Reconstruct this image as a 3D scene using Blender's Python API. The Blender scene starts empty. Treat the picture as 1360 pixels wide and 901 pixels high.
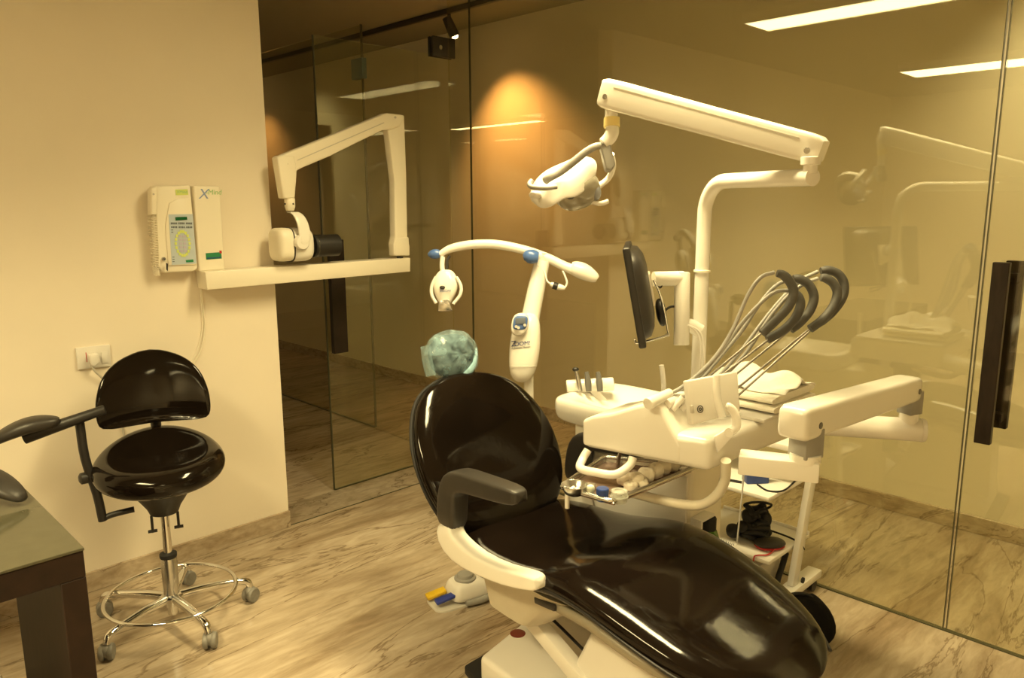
import bpy, bmesh, math, random
import numpy as np
from mathutils import Vector, Matrix
random.seed(7)
S = bpy.context.scene
COL = S.collection
PI = math.pi

# ------------------------------------------------------------------ camera model
CAMH, FPX = 1.6, 1016.0
_pit, _rol, _yaw = [math.radians(a) for a in (10.263, 0.261, 45.314)]
cp, sp, cr, sr, cy, sy = math.cos(_pit), math.sin(_pit), math.cos(_rol), math.sin(_rol), math.cos(_yaw), math.sin(_yaw)
FW = Vector((cy*cp, sy*cp, -sp)); _r = Vector((sy, -cy, 0)); _d = FW.cross(_r)
RT = cr*_r + sr*_d; DN = -sr*_r + cr*_d
CAM = Vector((0, 0, CAMH))
def at(u, v, d):
    """point seen at pixel u,v at depth d"""
    return CAM + (RT*((u-680)/FPX) + DN*((v-450.5)/FPX) + FW)*d
def on(u, v, ax, val):
    """point seen at pixel u,v on the plane axis=val"""
    D = RT*((u-680)/FPX) + DN*((v-450.5)/FPX) + FW
    return CAM + D*((val-CAM[ax])/D[ax])
cam = bpy.data.cameras.new('camera'); co = bpy.data.objects.new('camera', cam); COL.objects.link(co)
cam.sensor_width = 36; cam.lens = FPX/1360*36; cam.clip_start = .05
mw = Matrix.Identity(4)
for i, v in enumerate((RT, -DN, -FW)):
    mw[0][i], mw[1][i], mw[2][i] = v
mw.translation = CAM; co.matrix_world = mw
S.camera = co
S.view_settings.view_transform = 'Standard'
try: S.view_settings.look = 'None'
except Exception: pass
S.view_settings.gamma = 1; S.view_settings.use_curve_mapping = False
S.view_settings.exposure = 0.0

# ------------------------------------------------------------------ materials
def node_mat(name):
    m = bpy.data.materials.new(name); m.use_nodes = True
    return m, m.node_tree.nodes, m.node_tree.links
def mat(name, col, rough=.5, metal=0., noise=0., nscale=20., bump=0., bscale=60., coat=0., spec=.5, emit=None, estr=0., trans=0.):
    m, N, L = node_mat(name); b = N['Principled BSDF']
    b.inputs['Base Color'].default_value = (*col, 1)
    b.inputs['Roughness'].default_value = rough; b.inputs['Metallic'].default_value = metal
    b.inputs['Specular IOR Level'].default_value = spec
    b.inputs['Coat Weight'].default_value = coat; b.inputs['Coat Roughness'].default_value = .03
    b.inputs['Transmission Weight'].default_value = trans
    tc = N.new('ShaderNodeTexCoord')
    if noise > 0:
        n = N.new('ShaderNodeTexNoise'); n.inputs['Scale'].default_value = nscale; n.inputs['Detail'].default_value = 4
        L.new(tc.outputs['Object'], n.inputs['Vector'])
        r = N.new('ShaderNodeValToRGB')
        r.color_ramp.elements[0].position = .3; r.color_ramp.elements[1].position = .7
        r.color_ramp.elements[0].color = (*[c*(1-noise) for c in col], 1)
        r.color_ramp.elements[1].color = (*[min(1, c*(1+noise)) for c in col], 1)
        L.new(n.outputs['Fac'], r.inputs['Fac']); L.new(r.outputs['Color'], b.inputs['Base Color'])
    if bump > 0:
        n = N.new('ShaderNodeTexNoise'); n.inputs['Scale'].default_value = bscale; n.inputs['Detail'].default_value = 3
        L.new(tc.outputs['Object'], n.inputs['Vector'])
        bp = N.new('ShaderNodeBump'); bp.inputs['Strength'].default_value = bump; bp.inputs['Distance'].default_value = .01
        L.new(n.outputs['Fac'], bp.inputs['Height']); L.new(bp.outputs['Normal'], b.inputs['Normal'])
    if emit:
        b.inputs['Emission Color'].default_value = (*emit, 1); b.inputs['Emission Strength'].default_value = estr
    return m

def marble(name, along=(.62, 3.0, 1.0), dark=1.0, rough=.16):
    m, N, L = node_mat(name); b = N['Principled BSDF']
    tc = N.new('ShaderNodeTexCoord')
    mp = N.new('ShaderNodeMapping'); mp.inputs['Scale'].default_value = along
    mp.inputs['Rotation'].default_value = (0, 0, math.radians(4))
    L.new(tc.outputs['Object'], mp.inputs['Vector'])
    # large soft clouds
    n1 = N.new('ShaderNodeTexNoise'); n1.inputs['Scale'].default_value = 1.3; n1.inputs['Detail'].default_value = 6
    n1.inputs['Roughness'].default_value = .62; n1.inputs['Distortion'].default_value = .7
    L.new(mp.outputs['Vector'], n1.inputs['Vector'])
    r1 = N.new('ShaderNodeValToRGB'); e = r1.color_ramp.elements
    e[0].position = .33; e[0].color = (.36*dark, .27*dark, .18*dark, 1)
    e[1].position = .66; e[1].color = (.66*dark, .56*dark, .44*dark, 1)
    q = r1.color_ramp.elements.new(.47); q.color = (.53*dark, .435*dark, .32*dark, 1)
    L.new(n1.outputs['Fac'], r1.inputs['Fac'])
    # thin wavy veins
    n2 = N.new('ShaderNodeTexNoise'); n2.inputs['Scale'].default_value = 1.15; n2.inputs['Detail'].default_value = 7
    n2.inputs['Roughness'].default_value = .6; n2.inputs['Distortion'].default_value = .9
    L.new(mp.outputs['Vector'], n2.inputs['Vector'])
    s = N.new('ShaderNodeMath'); s.operation = 'SUBTRACT'; s.inputs[1].default_value = .5
    L.new(n2.outputs['Fac'], s.inputs[0])
    ab = N.new('ShaderNodeMath'); ab.operation = 'ABSOLUTE'; L.new(s.outputs[0], ab.inputs[0])
    r2 = N.new('ShaderNodeValToRGB'); e = r2.color_ramp.elements
    e[0].position = 0; e[0].color = (.42, .36, .30, 1); e[1].position = .014; e[1].color = (1, 1, 1, 1)
    L.new(ab.outputs[0], r2.inputs['Fac'])
    mx = N.new('ShaderNodeMix'); mx.data_type = 'RGBA'; mx.blend_type = 'MULTIPLY'; mx.inputs['Factor'].default_value = .8
    L.new(r1.outputs['Color'], mx.inputs['A']); L.new(r2.outputs['Color'], mx.inputs['B'])
    # fine streaks
    n3 = N.new('ShaderNodeTexNoise'); n3.inputs['Scale'].default_value = 10; n3.inputs['Detail'].default_value = 5
    n3.inputs['Distortion'].default_value = .6
    L.new(mp.outputs['Vector'], n3.inputs['Vector']); n3.inputs['Roughness'].default_value = .6
    r3 = N.new('ShaderNodeValToRGB'); e = r3.color_ramp.elements
    e[0].position = .33; e[0].color = (.74, .70, .64, 1); e[1].position = .62; e[1].color = (1.08, 1.06, 1.03, 1)
    L.new(n3.outputs['Fac'], r3.inputs['Fac'])
    m2 = N.new('ShaderNodeMix'); m2.data_type = 'RGBA'; m2.blend_type = 'MULTIPLY'; m2.inputs['Factor'].default_value = .8
    L.new(mx.outputs['Result'], m2.inputs['A']); L.new(r3.outputs['Color'], m2.inputs['B'])
    L.new(m2.outputs['Result'], b.inputs['Base Color'])
    b.inputs['Roughness'].default_value = rough; b.inputs['Specular IOR Level'].default_value = .35
    return m

def glass_mat(name, tint, f0=.045, rough=0.0):
    m, N, L = node_mat(name); N.remove(N['Principled BSDF']); out = N['Material Output']
    tr = N.new('ShaderNodeBsdfTransparent'); tr.inputs['Color'].default_value = (*tint, 1)
    gl = N.new('ShaderNodeBsdfGlossy'); gl.inputs['Roughness'].default_value = rough
    gl.inputs['Color'].default_value = (1, 1, 1, 1)
    lw = N.new('ShaderNodeLayerWeight'); lw.inputs['Blend'].default_value = .5
    pw = N.new('ShaderNodeMath'); pw.operation = 'POWER'; pw.inputs[1].default_value = 5
    L.new(lw.outputs['Facing'], pw.inputs[0])
    ma = N.new('ShaderNodeMath'); ma.operation = 'MULTIPLY_ADD'; ma.inputs[1].default_value = 1-f0; ma.inputs[2].default_value = f0
    L.new(pw.outputs[0], ma.inputs[0])
    mx = N.new('ShaderNodeMixShader')
    L.new(ma.outputs[0], mx.inputs['Fac']); L.new(tr.outputs[0], mx.inputs[1]); L.new(gl.outputs[0], mx.inputs[2])
    L.new(mx.outputs[0], out.inputs['Surface'])
    return m

def wood_mat(name, c0, c1, rough=.3):
    m, N, L = node_mat(name); b = N['Principled BSDF']
    tc = N.new('ShaderNodeTexCoord'); mp = N.new('ShaderNodeMapping'); mp.inputs['Scale'].default_value = (3, 14, 3)
    L.new(tc.outputs['Object'], mp.inputs['Vector'])
    n = N.new('ShaderNodeTexNoise'); n.inputs['Scale'].default_value = 3; n.inputs['Detail'].default_value = 6; n.inputs['Distortion'].default_value = .8
    L.new(mp.outputs['Vector'], n.inputs['Vector'])
    r = N.new('ShaderNodeValToRGB'); r.color_ramp.elements[0].position = .3; r.color_ramp.elements[1].position = .7
    r.color_ramp.elements[0].color = (*c0, 1); r.color_ramp.elements[1].color = (*c1, 1)
    L.new(n.outputs['Fac'], r.inputs['Fac']); L.new(r.outputs['Color'], b.inputs['Base Color'])
    b.inputs['Roughness'].default_value = rough; b.inputs['Specular IOR Level'].default_value = .25
    return m

def film_mat(name, col, alpha, rough=.25, nsc=15):
    """thin translucent plastic film with crinkles"""
    m, N, L = node_mat(name); b = N['Principled BSDF']; out = N['Material Output']
    b.inputs['Base Color'].default_value = (*col, 1); b.inputs['Roughness'].default_value = rough
    tr = N.new('ShaderNodeBsdfTransparent'); mx = N.new('ShaderNodeMixShader')
    tc = N.new('ShaderNodeTexCoord'); n = N.new('ShaderNodeTexNoise'); n.inputs['Scale'].default_value = nsc; n.inputs['Detail'].default_value = 8
    n.inputs['Distortion'].default_value = .5
    L.new(tc.outputs['Object'], n.inputs['Vector'])
    r = N.new('ShaderNodeMapRange'); r.inputs['From Min'].default_value = .38; r.inputs['From Max'].default_value = .8
    r.inputs['To Min'].default_value = alpha*.5; r.inputs['To Max'].default_value = min(1, alpha*2.4)
    L.new(n.outputs['Fac'], r.inputs['Value']); L.new(r.outputs['Result'], mx.inputs['Fac'])
    bp = N.new('ShaderNodeBump'); bp.inputs['Strength'].default_value = .35; bp.inputs['Distance'].default_value = .006
    L.new(n.outputs['Fac'], bp.inputs['Height']); L.new(bp.outputs['Normal'], b.inputs['Normal'])
    L.new(tr.outputs[0], mx.inputs[1]); L.new(b.outputs[0], mx.inputs[2]); L.new(mx.outputs[0], out.inputs['Surface'])
    return m

WARM = (1.0, .81, .40)
M = {}
M['wall'] = mat('wall_paint', (.80, .725, .61), .7, noise=.02, nscale=3, bump=.03, bscale=180)
M['backwall'] = mat('back_wall_paint', (.72, .66, .54), .7, noise=.02, nscale=3)
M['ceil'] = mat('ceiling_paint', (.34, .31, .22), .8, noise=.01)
M['floor'] = marble('beige_marble', dark=.76)
M['base'] = marble('skirting_marble', (2, 2, 4), .85, .25)
M['sill'] = marble('grey_sill_marble', (1.5, 2.4, 1), .60, .2)
M['glass'] = glass_mat('partition_glass', (.955, .95, .86), .080)
M['joint'] = mat('glass_edge', (.06, .058, .028), .35, spec=.4)
M['leather'] = mat('black_vinyl', (.007, .0045, .003), .09, noise=.25, nscale=6, bump=.05, bscale=14, spec=.30)
M['vinyl2'] = mat('brown_black_vinyl', (.008, .005, .0035), .10, noise=.2, nscale=5, bump=.12, bscale=9, spec=.32)
M['blackpl'] = mat('black_plastic', (.016, .014, .013), .45, noise=.1)
M['charcoal'] = mat('charcoal_plastic', (.030, .026, .023), .42, noise=.1)
M['black'] = mat('flat_black', (.01, .009, .009), .7, noise=.1)
M['white'] = mat('white_enamel', (.81, .785, .735), .22, noise=.015, nscale=5, coat=.2)
M['white2'] = mat('white_plastic', (.74, .71, .665), .35, noise=.015, nscale=6)
M['cream'] = mat('cream_plastic', (.84, .785, .66), .38, noise=.015, nscale=6)
M['greyw'] = mat('light_grey_enamel', (.55, .52, .46), .35, noise=.03)
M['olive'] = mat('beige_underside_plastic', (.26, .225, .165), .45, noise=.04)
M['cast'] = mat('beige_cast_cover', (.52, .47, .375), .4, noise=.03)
M['grey'] = mat('grey_plastic', (.30, .29, .27), .45, noise=.06)
M['mgrey'] = mat('mid_grey_plastic', (.13, .125, .115), .45, noise=.06)
M['dgrey'] = mat('dark_grey_rubber', (.075, .072, .066), .55, noise=.12, nscale=40)
M['hose'] = mat('grey_silicone_hose', (.36, .35, .33), .4, noise=.05)
M['castor'] = mat('grey_castor_plastic', (.20, .19, .17), .5, noise=.15, nscale=50)
M['chrome'] = mat('chrome', (.80, .80, .80), .10, 1.0, noise=.02)
M['steel'] = mat('brushed_steel', (.62, .61, .59), .26, 1.0, noise=.05)
M['rod'] = mat('dull_steel_rod', (.34, .31, .27), .35, .8, noise=.05)
M['pink'] = mat('steel_tray_film', (.42, .30, .25), .16, .6, noise=.08)
M['wood'] = wood_mat('dark_wenge', (.012, .006, .004), (.026, .013, .008), .5)
M['handle'] = wood_mat('dark_handle_wood', (.012, .008, .006), (.026, .017, .012), .4)
M['topglass'] = mat('desk_glass_top', (.075, .070, .045), .10, spec=.35, noise=.05)
M['blue'] = mat('blue_plastic', (.07, .14, .36), .3, noise=.05)
M['dblue'] = mat('dark_blue', (.02, .05, .22), .3, noise=.1)
M['lid'] = mat('light_blue_print', (.35, .5, .7), .4)
M['yellow'] = mat('yellow_pedal', (.70, .46, .02), .45, noise=.1)
M['royal'] = mat('royal_blue_pedal', (.03, .05, .30), .4, noise=.1)
M['green'] = mat('green_liquid_bottle', (.05, .14, .01), .2, coat=.3, noise=.1)
M['red'] = mat('red_trim', (.45, .02, .02), .4)
M['keypad'] = mat('blue_grey_keypad', (.50, .58, .66), .4, noise=.02)
M['kgreen'] = mat('green_print', (.02, .22, .09), .4)
M['kdisp'] = mat('dark_green_display', (.005, .10, .03), .15)
M['kyel'] = mat('yellow_green_print', (.66, .76, .22), .4)
M['klav'] = mat('lavender_print', (.52, .50, .66), .4)
M['kdark'] = mat('dark_print', (.10, .12, .16), .5)
M['logoblue'] = mat('blue_grey_print', (.26, .34, .56), .5)
M['logogreen'] = mat('pale_green_print', (.36, .58, .26), .5)
M['paper'] = mat('white_paper', (.88, .86, .80), .8, noise=.02)
M['tissue'] = mat('white_tissue', (.90, .87, .80), .9, bump=.3, bscale=50)
M['cotton'] = mat('cream_cotton', (.86, .80, .68), .95, bump=.5, bscale=70)
M['linen'] = mat('folded_towel_cloth', (.88, .84, .74), .9, bump=.25, bscale=90)
M['cover'] = film_mat('blue_plastic_film', (.50, .77, .88), .21, .12, 24)
M['coverhem'] = film_mat('blue_plastic_hem', (.40, .66, .78), .6)
M['clear'] = glass_mat('clear_glass', (.88, .9, .86), .10)
M['frost'] = film_mat('frosted_plastic_cup', (.62, .64, .58), .6)
M['shield'] = mat('smoky_lamp_shield', (.36, .33, .26), .12, spec=.6, coat=.5, trans=.15)
M['bag'] = mat('black_bag_cloth', (.008, .007, .007), .9, spec=.1, bump=.5, bscale=25)
M['band'] = mat('yellowed_band', (.80, .66, .28), .4)
M['red_logo'] = mat('maroon_badge', (.16, .03, .02), .4)
M['panel'] = mat('panel_diffuser', (1, 1, 1), .5, emit=WARM, estr=15.5)
M['bulb'] = mat('spot_bulb', (1, 1, 1), .4, emit=(1, .62, .25), estr=40.0)
M['tint'] = mat('blue_patch', (.04, .12, .20), .4)
M['lens'] = mat('grey_lens', (.25, .26, .30), .1, coat=.5)
M['picture'] = mat('cream_print', (.75, .70, .60), .5, noise=.2, nscale=8)

# ------------------------------------------------------------------ mesh helpers
def finish(name, bm, m, smooth=40):
    bmesh.ops.recalc_face_normals(bm, faces=bm.faces)
    me = bpy.data.meshes.new(name); bm.to_mesh(me); bm.free()
    for p in me.polygons: p.use_smooth = True
    me.set_sharp_from_angle(angle=math.radians(smooth))
    me.materials.append(M[m])
    return bpy.data.objects.new(name, me)
class Thing:
    def __init__(s, name, label, cat, loc=(0, 0, 0), rz=0, group=None, local=False, kind=None):
        o = bpy.data.objects.new(name, None); COL.objects.link(o); o.empty_display_size = .1
        o.location = loc; o.rotation_euler = (0, 0, rz)
        s.root = o; s.local = local
        s.inv = (Matrix.Translation(Vector(loc)) @ Matrix.Rotation(rz, 4, 'Z')).inverted()
        if kind: o['kind'] = kind
        else:
            o['label'] = label; o['category'] = cat
            if group: o['group'] = group
    def add(s, name, bm, m, parent=None, label=None, sub=0, smooth=40):
        if not s.local: bm.transform(s.inv)
        o = finish(name, bm, m, smooth); COL.objects.link(o); o.parent = parent or s.root
        if label: o['label'] = label
        if sub:
            md = o.modifiers.new('subsurf', 'SUBSURF'); md.levels = sub; md.render_levels = sub
        return o
def single(name, bm, m, label=None, cat=None, group=None, kind=None, sub=0, smooth=40):
    """one-mesh thing; origin moved to the middle of its base"""
    if not kind:
        xs = [v.co for v in bm.verts]
        c = Vector(((min(v.x for v in xs)+max(v.x for v in xs))/2, (min(v.y for v in xs)+max(v.y for v in xs))/2, min(v.z for v in xs)))
        bm.transform(Matrix.Translation(-c))
    o = finish(name, bm, m, smooth); COL.objects.link(o)
    if not kind:
        o.location = c; o['label'] = label; o['category'] = cat
        if group: o['group'] = group
    else: o['kind'] = kind
    if sub:
        md = o.modifiers.new('subsurf', 'SUBSURF'); md.levels = sub; md.render_levels = sub
    return o
def NB(): return bmesh.new()
def box(bm, x0, x1, y0, y1, z0, z1, bev=0., seg=2, mtx=None):
    t = bmesh.new(); bmesh.ops.create_cube(t, size=1)
    t.transform(Matrix.Translation(((x0+x1)/2, (y0+y1)/2, (z0+z1)/2)) @ Matrix.Diagonal((x1-x0, y1-y0, z1-z0, 1)))
    if bev > 0: bmesh.ops.bevel(t, geom=t.edges[:], offset=bev, segments=seg, affect='EDGES', profile=.5)
    if mtx: t.transform(mtx)
    merge(bm, t); return bm
def merge(bm, t):
    me = bpy.data.meshes.new('tmp'); t.to_mesh(me); t.free(); bm.from_mesh(me); bpy.data.meshes.remove(me)
def frame(z, up=(0, 0, 1)):
    z = Vector(z).normalized(); up = Vector(up)
    if abs(z.dot(up)) > .98: up = Vector((0, 1, 0))
    x = up.cross(z).normalized(); y = z.cross(x)
    return x, y, z
def mtx(x, y, z, o):
    m = Matrix.Identity(4)
    for i, v in enumerate((x, y, z)): m[0][i], m[1][i], m[2][i] = v
    m.translation = o; return m
def beam(bm, a, b, w, h, bev=.004, up=(0, 0, 1), ext=0., seg=2):
    a, b = Vector(a), Vector(b); x, y, z = frame(b-a, up); L = (b-a).length
    return box(bm, -w/2, w/2, -h/2, h/2, -ext, L+ext, bev, seg, mtx(x, y, z, a))
def catmull(pts, n=6):
    pts = [Vector(p) for p in pts]
    if len(pts) < 3: return pts
    P = [pts[0]*2-pts[1]] + pts + [pts[-1]*2-pts[-2]]; out = []
    for i in range(1, len(P)-2):
        p0, p1, p2, p3 = P[i-1:i+3]
        for k in range(n):
            t = k/n
            out.append(.5*((2*p1)+(p2-p0)*t+(2*p0-5*p1+4*p2-p3)*t*t+(3*p1-p0-3*p2+p3)*t**3))
    out.append(pts[-1]); return out
def tube(bm, pts, r, n=12, sm=0, cap=True, rr=None):
    """r: radius or list per control point"""
    k = len(pts)
    if sm and k > 2:
        if isinstance(r, (list, tuple)):
            q = catmull([Vector((a, 0, 0)) for a in r], sm); r = [v.x for v in q]
        pts = catmull(pts, sm)
    pts = [Vector(p) for p in pts]
    if not isinstance(r, (list, tuple)): r = [r]*len(pts)
    T = []
    for i in range(len(pts)):
        a = pts[max(0, i-1)]; b = pts[min(len(pts)-1, i+1)]; T.append((b-a).normalized())
    x, y, _ = frame(T[0]); rings = []
    for i, p in enumerate(pts):
        x = (x - T[i]*x.dot(T[i])).normalized(); y = T[i].cross(x)
        rings.append([p + (x*math.cos(2*PI*j/n)+y*math.sin(2*PI*j/n))*r[i] for j in range(n)])
    loft(bm, rings, cap); return bm
def loft(bm, rings, cap=True, closed=True):
    R = [[bm.verts.new(p) for p in ring] for ring in rings]; n = len(R[0])
    for i in range(len(R)-1):
        for j in range(n if closed else n-1):
            k = (j+1) % n
            bm.faces.new((R[i][j], R[i][k], R[i+1][k], R[i+1][j]))
    if cap and closed:
        bm.faces.new(R[0][::-1]); bm.faces.new(R[-1])
    return bm
def lathe(bm, prof, o=(0, 0, 0), ax=(0, 0, 1), n=24, cap=True):
    x, y, z = frame(ax); o = Vector(o)
    loft(bm, [[o + z*h + (x*math.cos(2*PI*j/n)+y*math.sin(2*PI*j/n))*max(r, 1e-4) for j in range(n)] for r, h in prof], cap)
    return bm
def cyl(bm, a, b, r, n=20, r2=None, bev=0.):
    a, b = Vector(a), Vector(b); L = (b-a).length; r2 = r if r2 is None else r2
    if bev: pr = [(r-bev, 0), (r-.3*bev, .3*bev), (r, bev), (r2, L-bev), (r2-.3*bev, L-.3*bev), (r2-bev, L)]
    else: pr = [(r, 0), (r2, L)]
    return lathe(bm, pr, a, b-a, n)
def sring(c, u, v, a, b, n=28, e=2.5):
    out = []
    for j in range(n):
        t = 2*PI*j/n; cs, sn = math.cos(t), math.sin(t)
        out.append(Vector(c) + Vector(u)*(a*math.copysign(abs(cs)**(2/e), cs)) + Vector(v)*(b*math.copysign(abs(sn)**(2/e), sn)))
    return out
def blob(bm, c, u, v, w, a, b, h, e=2.6, eh=2.6, n=28, m=12):
    """superellipsoid, half sizes a,b,h on axes u,v,w"""
    rings = []
    for i in range(m+1):
        t = -PI/2 + PI*i/m
        s = max(abs(math.cos(t))**(2/eh), .004); hh = math.copysign(abs(math.sin(t))**(2/eh), math.sin(t))
        rings.append(sring(Vector(c)+Vector(w)*(h*hh), u, v, a*s, b*s, n, e))
    return loft(bm, rings)
def prism(bm, pts, vec, bev=.004, seg=2):
    t = bmesh.new(); vs = [t.verts.new(p) for p in pts]; f = t.faces.new(vs)
    r = bmesh.ops.extrude_face_region(t, geom=[f]); nv = [g for g in r['geom'] if isinstance(g, bmesh.types.BMVert)]
    bmesh.ops.translate(t, vec=Vector(vec), verts=nv)
    bmesh.ops.recalc_face_normals(t, faces=t.faces)
    if bev: bmesh.ops.bevel(t, geom=t.edges[:], offset=bev, segments=seg, affect='EDGES', profile=.5)
    merge(bm, t); return bm
def quad(bm, a, b, c, d):
    bm.faces.new([bm.verts.new(p) for p in (a, b, c, d)]); return bm
def torus(bm, c, R, r, ax=(0, 0, 1), n=48, k=10):
    x, y, z = frame(ax); c = Vector(c)
    rings = []
    for i in range(n+1):
        t = 2*PI*i/n; d = x*math.cos(t)+y*math.sin(t)
        rings.append([c + d*(R+r*math.cos(2*PI*j/k)) + z*(r*math.sin(2*PI*j/k)) for j in range(k)])
    loft(bm, rings, cap=False); bmesh.ops.remove_doubles(bm, verts=bm.verts, dist=1e-5); return bm
def text_bm(body, size, o, x, y, depth=.0006, shear=0.):
    cu = bpy.data.curves.new('t', 'FONT'); cu.body = body; cu.size = size; cu.extrude = depth; cu.align_x = 'LEFT'; cu.shear = shear
    ob = bpy.data.objects.new('t', cu); COL.objects.link(ob)
    dg = bpy.context.evaluated_depsgraph_get(); me = bpy.data.meshes.new_from_object(ob.evaluated_get(dg))
    bm = bmesh.new(); bm.from_mesh(me); bpy.data.meshes.remove(me)
    bpy.data.objects.remove(ob); bpy.data.curves.remove(cu)
    x, y = Vector(x).normalized(), Vector(y); y = (y - x*y.dot(x)).normalized()
    bm.transform(mtx(x, y, x.cross(y), Vector(o))); return bm
def copy_tree(o, parent=None):
    c = o.copy(); COL.objects.link(c)
    if parent: c.parent = parent
    for ch in o.children: copy_tree(ch, c)
    return c

# ================================================================== SETTING
HC, HN = 2.72, 2.88
YG, XG, XB = 3.35, 3.005, 4.055
def st(name, b, m): return single(name, b, m, kind='structure')
st('floor', box(NB(), -3.3, 4.2, -3.4, 10.2, -.1, 0), 'floor')
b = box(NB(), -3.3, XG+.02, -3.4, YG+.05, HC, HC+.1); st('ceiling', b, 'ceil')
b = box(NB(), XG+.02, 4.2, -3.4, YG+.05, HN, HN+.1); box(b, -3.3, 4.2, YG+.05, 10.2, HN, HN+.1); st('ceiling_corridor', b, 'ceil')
st('wall_left', box(NB(), -3.3, 1.739, YG, YG+.12, 0, HN), 'wall')
st('wall_back', box(NB(), XB, XB+.12, -3.4, 10.2, 0, HN), 'backwall')
st('wall_right', box(NB(), -3.3, 4.2, -3.5, -3.4, 0, HN), 'wall')
st('wall_rear', box(NB(), -3.4, -3.3, -3.5, 10.2, 0, HN), 'wall')
st('wall_far', box(NB(), -3.3, 4.2, 10.2, 10.3, 0, HN), 'backwall')
st('baseboard_left', box(NB(), -3.3, 1.741, YG-.014, YG, 0, .085, .002, 1), 'base')
st('baseboard_back', box(NB(), XB-.014, XB, -3.4, 10.2, 0, .085, .002, 1), 'base')
# glass partitions
def pane(name, x0, x1, y0, y1, z0, z1): return st(name, box(NB(), x0, x1, y0, y1, z0, z1), 'glass')
pane('window_1', XG, XG+.012, .739, 3.555, .004, HN)
d1 = pane('door_1', XG, XG+.012, -.62, .729, .010, HN)
d2 = pane('door_2', 2.157, 3.055, 3.60, 3.612, .006, 2.43)
pane('window_2', 3.02, 3.032, 4.455, 7.6, .004, 2.74)
st('trim_1', box(NB(), 1.739, XG-.004, YG+.004, YG+.246, 0, .003), 'sill')
st('trim_7', box(NB(), 1.739, XG-.004, YG, YG+.004, 0, .0032), 'joint')
st('trim_2', box(NB(), XG-.004, XG+.016, -3.4, 3.555, 0, .004), 'joint')
b = box(NB(), XG-.001, XG+.013, .7272, .7295, .01, HN); box(b, XG-.001, XG+.013, .7385, .7408, .01, HN); st('trim_3', b, 'joint')
b = box(NB(), 2.155, 2.159, 3.599, 3.613, .006, 2.43); box(b, 2.157, 3.055, 3.599, 3.613, .003, .007); st('trim_4', b, 'joint')
st('trim_5', box(NB(), XG-.004, XG-.002, YG+.005, YG+.019, .004, HC), 'joint')
b = box(NB(), 3.018, 3.034, 4.450, 4.456, .004, 2.74); box(b, 3.018, 3.034, 4.455, 7.6, .001, .005); st('trim_6', b, 'joint')
def child(par, name, b, m):
    o = finish(name, b, m); COL.objects.link(o); o.parent = par; return o
# long dark pull handles, one bar each side of the glass
b = box(NB(), XG-.062, XG-.034, .640, .690, .762, 1.390, .002, 1)
box(b, XG-.034, XG+.0, .648, .682, .80, .83); box(b, XG-.034, XG+.0, .648, .682, 1.32, 1.35)
child(d1, 'door_handle', b, 'handle')
b = box(NB(), XG+.046, XG+.074, .620, .675, .80, 1.390, .002, 1)
box(b, XG+.012, XG+.046, .63, .66, .83, .86); box(b, XG+.012, XG+.046, .63, .66, 1.32, 1.35)
child(d1, 'door_handle', b, 'handle')
b = box(NB(), 2.162, 2.250, 3.545, 3.575, .79, 1.40, .002, 1); box(b, 2.19, 2.23, 3.575, 3.60, .86, .89); box(b, 2.19, 2.23, 3.575, 3.60, 1.30, 1.33)
child(d2, 'door_handle', b, 'handle')
# patch fitting at the head of the glass door
t = Thing('patch_fitting', 'dark metal patch fitting clamped at the top corner of the glass door', 'bracket', (2.99, 3.60, 2.44))
b = box(NB(), 2.92, 3.085, 3.58, 3.598, 2.42, 2.53, .003); box(b, 2.92, 3.085, 3.614, 3.632, 2.42, 2.53, .003)
t.add('plate', b, 'charcoal'); b = cyl(NB(), (2.97, 3.578, 2.47), (2.97, 3.574, 2.47), .012); t.add('screw_cap', b, 'steel')
b = box(NB(), 3.008, 3.019, 4.44, 4.56, 2.40, 2.53, .002); box(b, 3.033, 3.044, 4.44, 4.56, 2.40, 2.53, .002)
box(b, 3.008, 3.044, 4.430, 4.4495, 2.40, 2.53, .002)
single('glass_clamp', b, 'tint', 'dark blue clamp gripping the upper edge of the far glass partition', 'bracket')

# ------------------------------------------------------------------ lights
def panel_light(x, y, w, l, z, zc, label, group=None, power=124.):
    t = Thing('ceiling_light', label, 'light', (x, y, z), 0, group)
    b = NB()
    for a in (box(NB(), x-w/2-.012, x-w/2, y-l/2-.012, y+l/2+.012, z-.006, z+.05), box(NB(), x+w/2, x+w/2+.012, y-l/2-.012, y+l/2+.012, z-.006, z+.05),
              box(NB(), x-w/2, x+w/2, y-l/2-.012, y-l/2, z-.006, z+.05), box(NB(), x-w/2, x+w/2, y+l/2, y+l/2+.012, z-.006, z+.05), box(NB(), x-w/2, x+w/2, y-l/2, y+l/2, z+.03, z+.05)): merge(b, a)
    t.add('frame', b, 'white2'); t.add('diffuser', box(NB(), x-w/2, x+w/2, y-l/2, y+l/2, z-.004, z+.002), 'panel')
    if power:
        a = bpy.data.lights.new('panel_beam', 'AREA'); a.shape = 'RECTANGLE'; a.size = w; a.size_y = l; a.spread = math.radians(132)
        a.energy = power*w*l; a.color = WARM
        o = bpy.data.objects.new('panel_beam', a); COL.objects.link(o); o.location = (x, y, z-.008)
    for s in (-1, 1): t.add('hanger', cyl(NB(), (x, y+s*l*.35, z+.05), (x, y+s*l*.35, zc), .003, 8), 'steel')
panel_light(1.87, 1.565, .26, 1.35, 2.55, HC, 'long bright hanging light panel mirrored at the top right edge of the glass')
panel_light(-.53, 1.565, .37, 1.35, 2.55, HC, 'second hanging light panel, mirrored as the lower bright strip at the right edge')
for x in (-2.7, -.53): panel_light(x, -2.0, .30, 1.35, 2.55, HC, 'added unseen hanging light panel at the back of the treatment room', 'added rear light panels')  # extra panels out of view, added for overall room light
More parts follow.
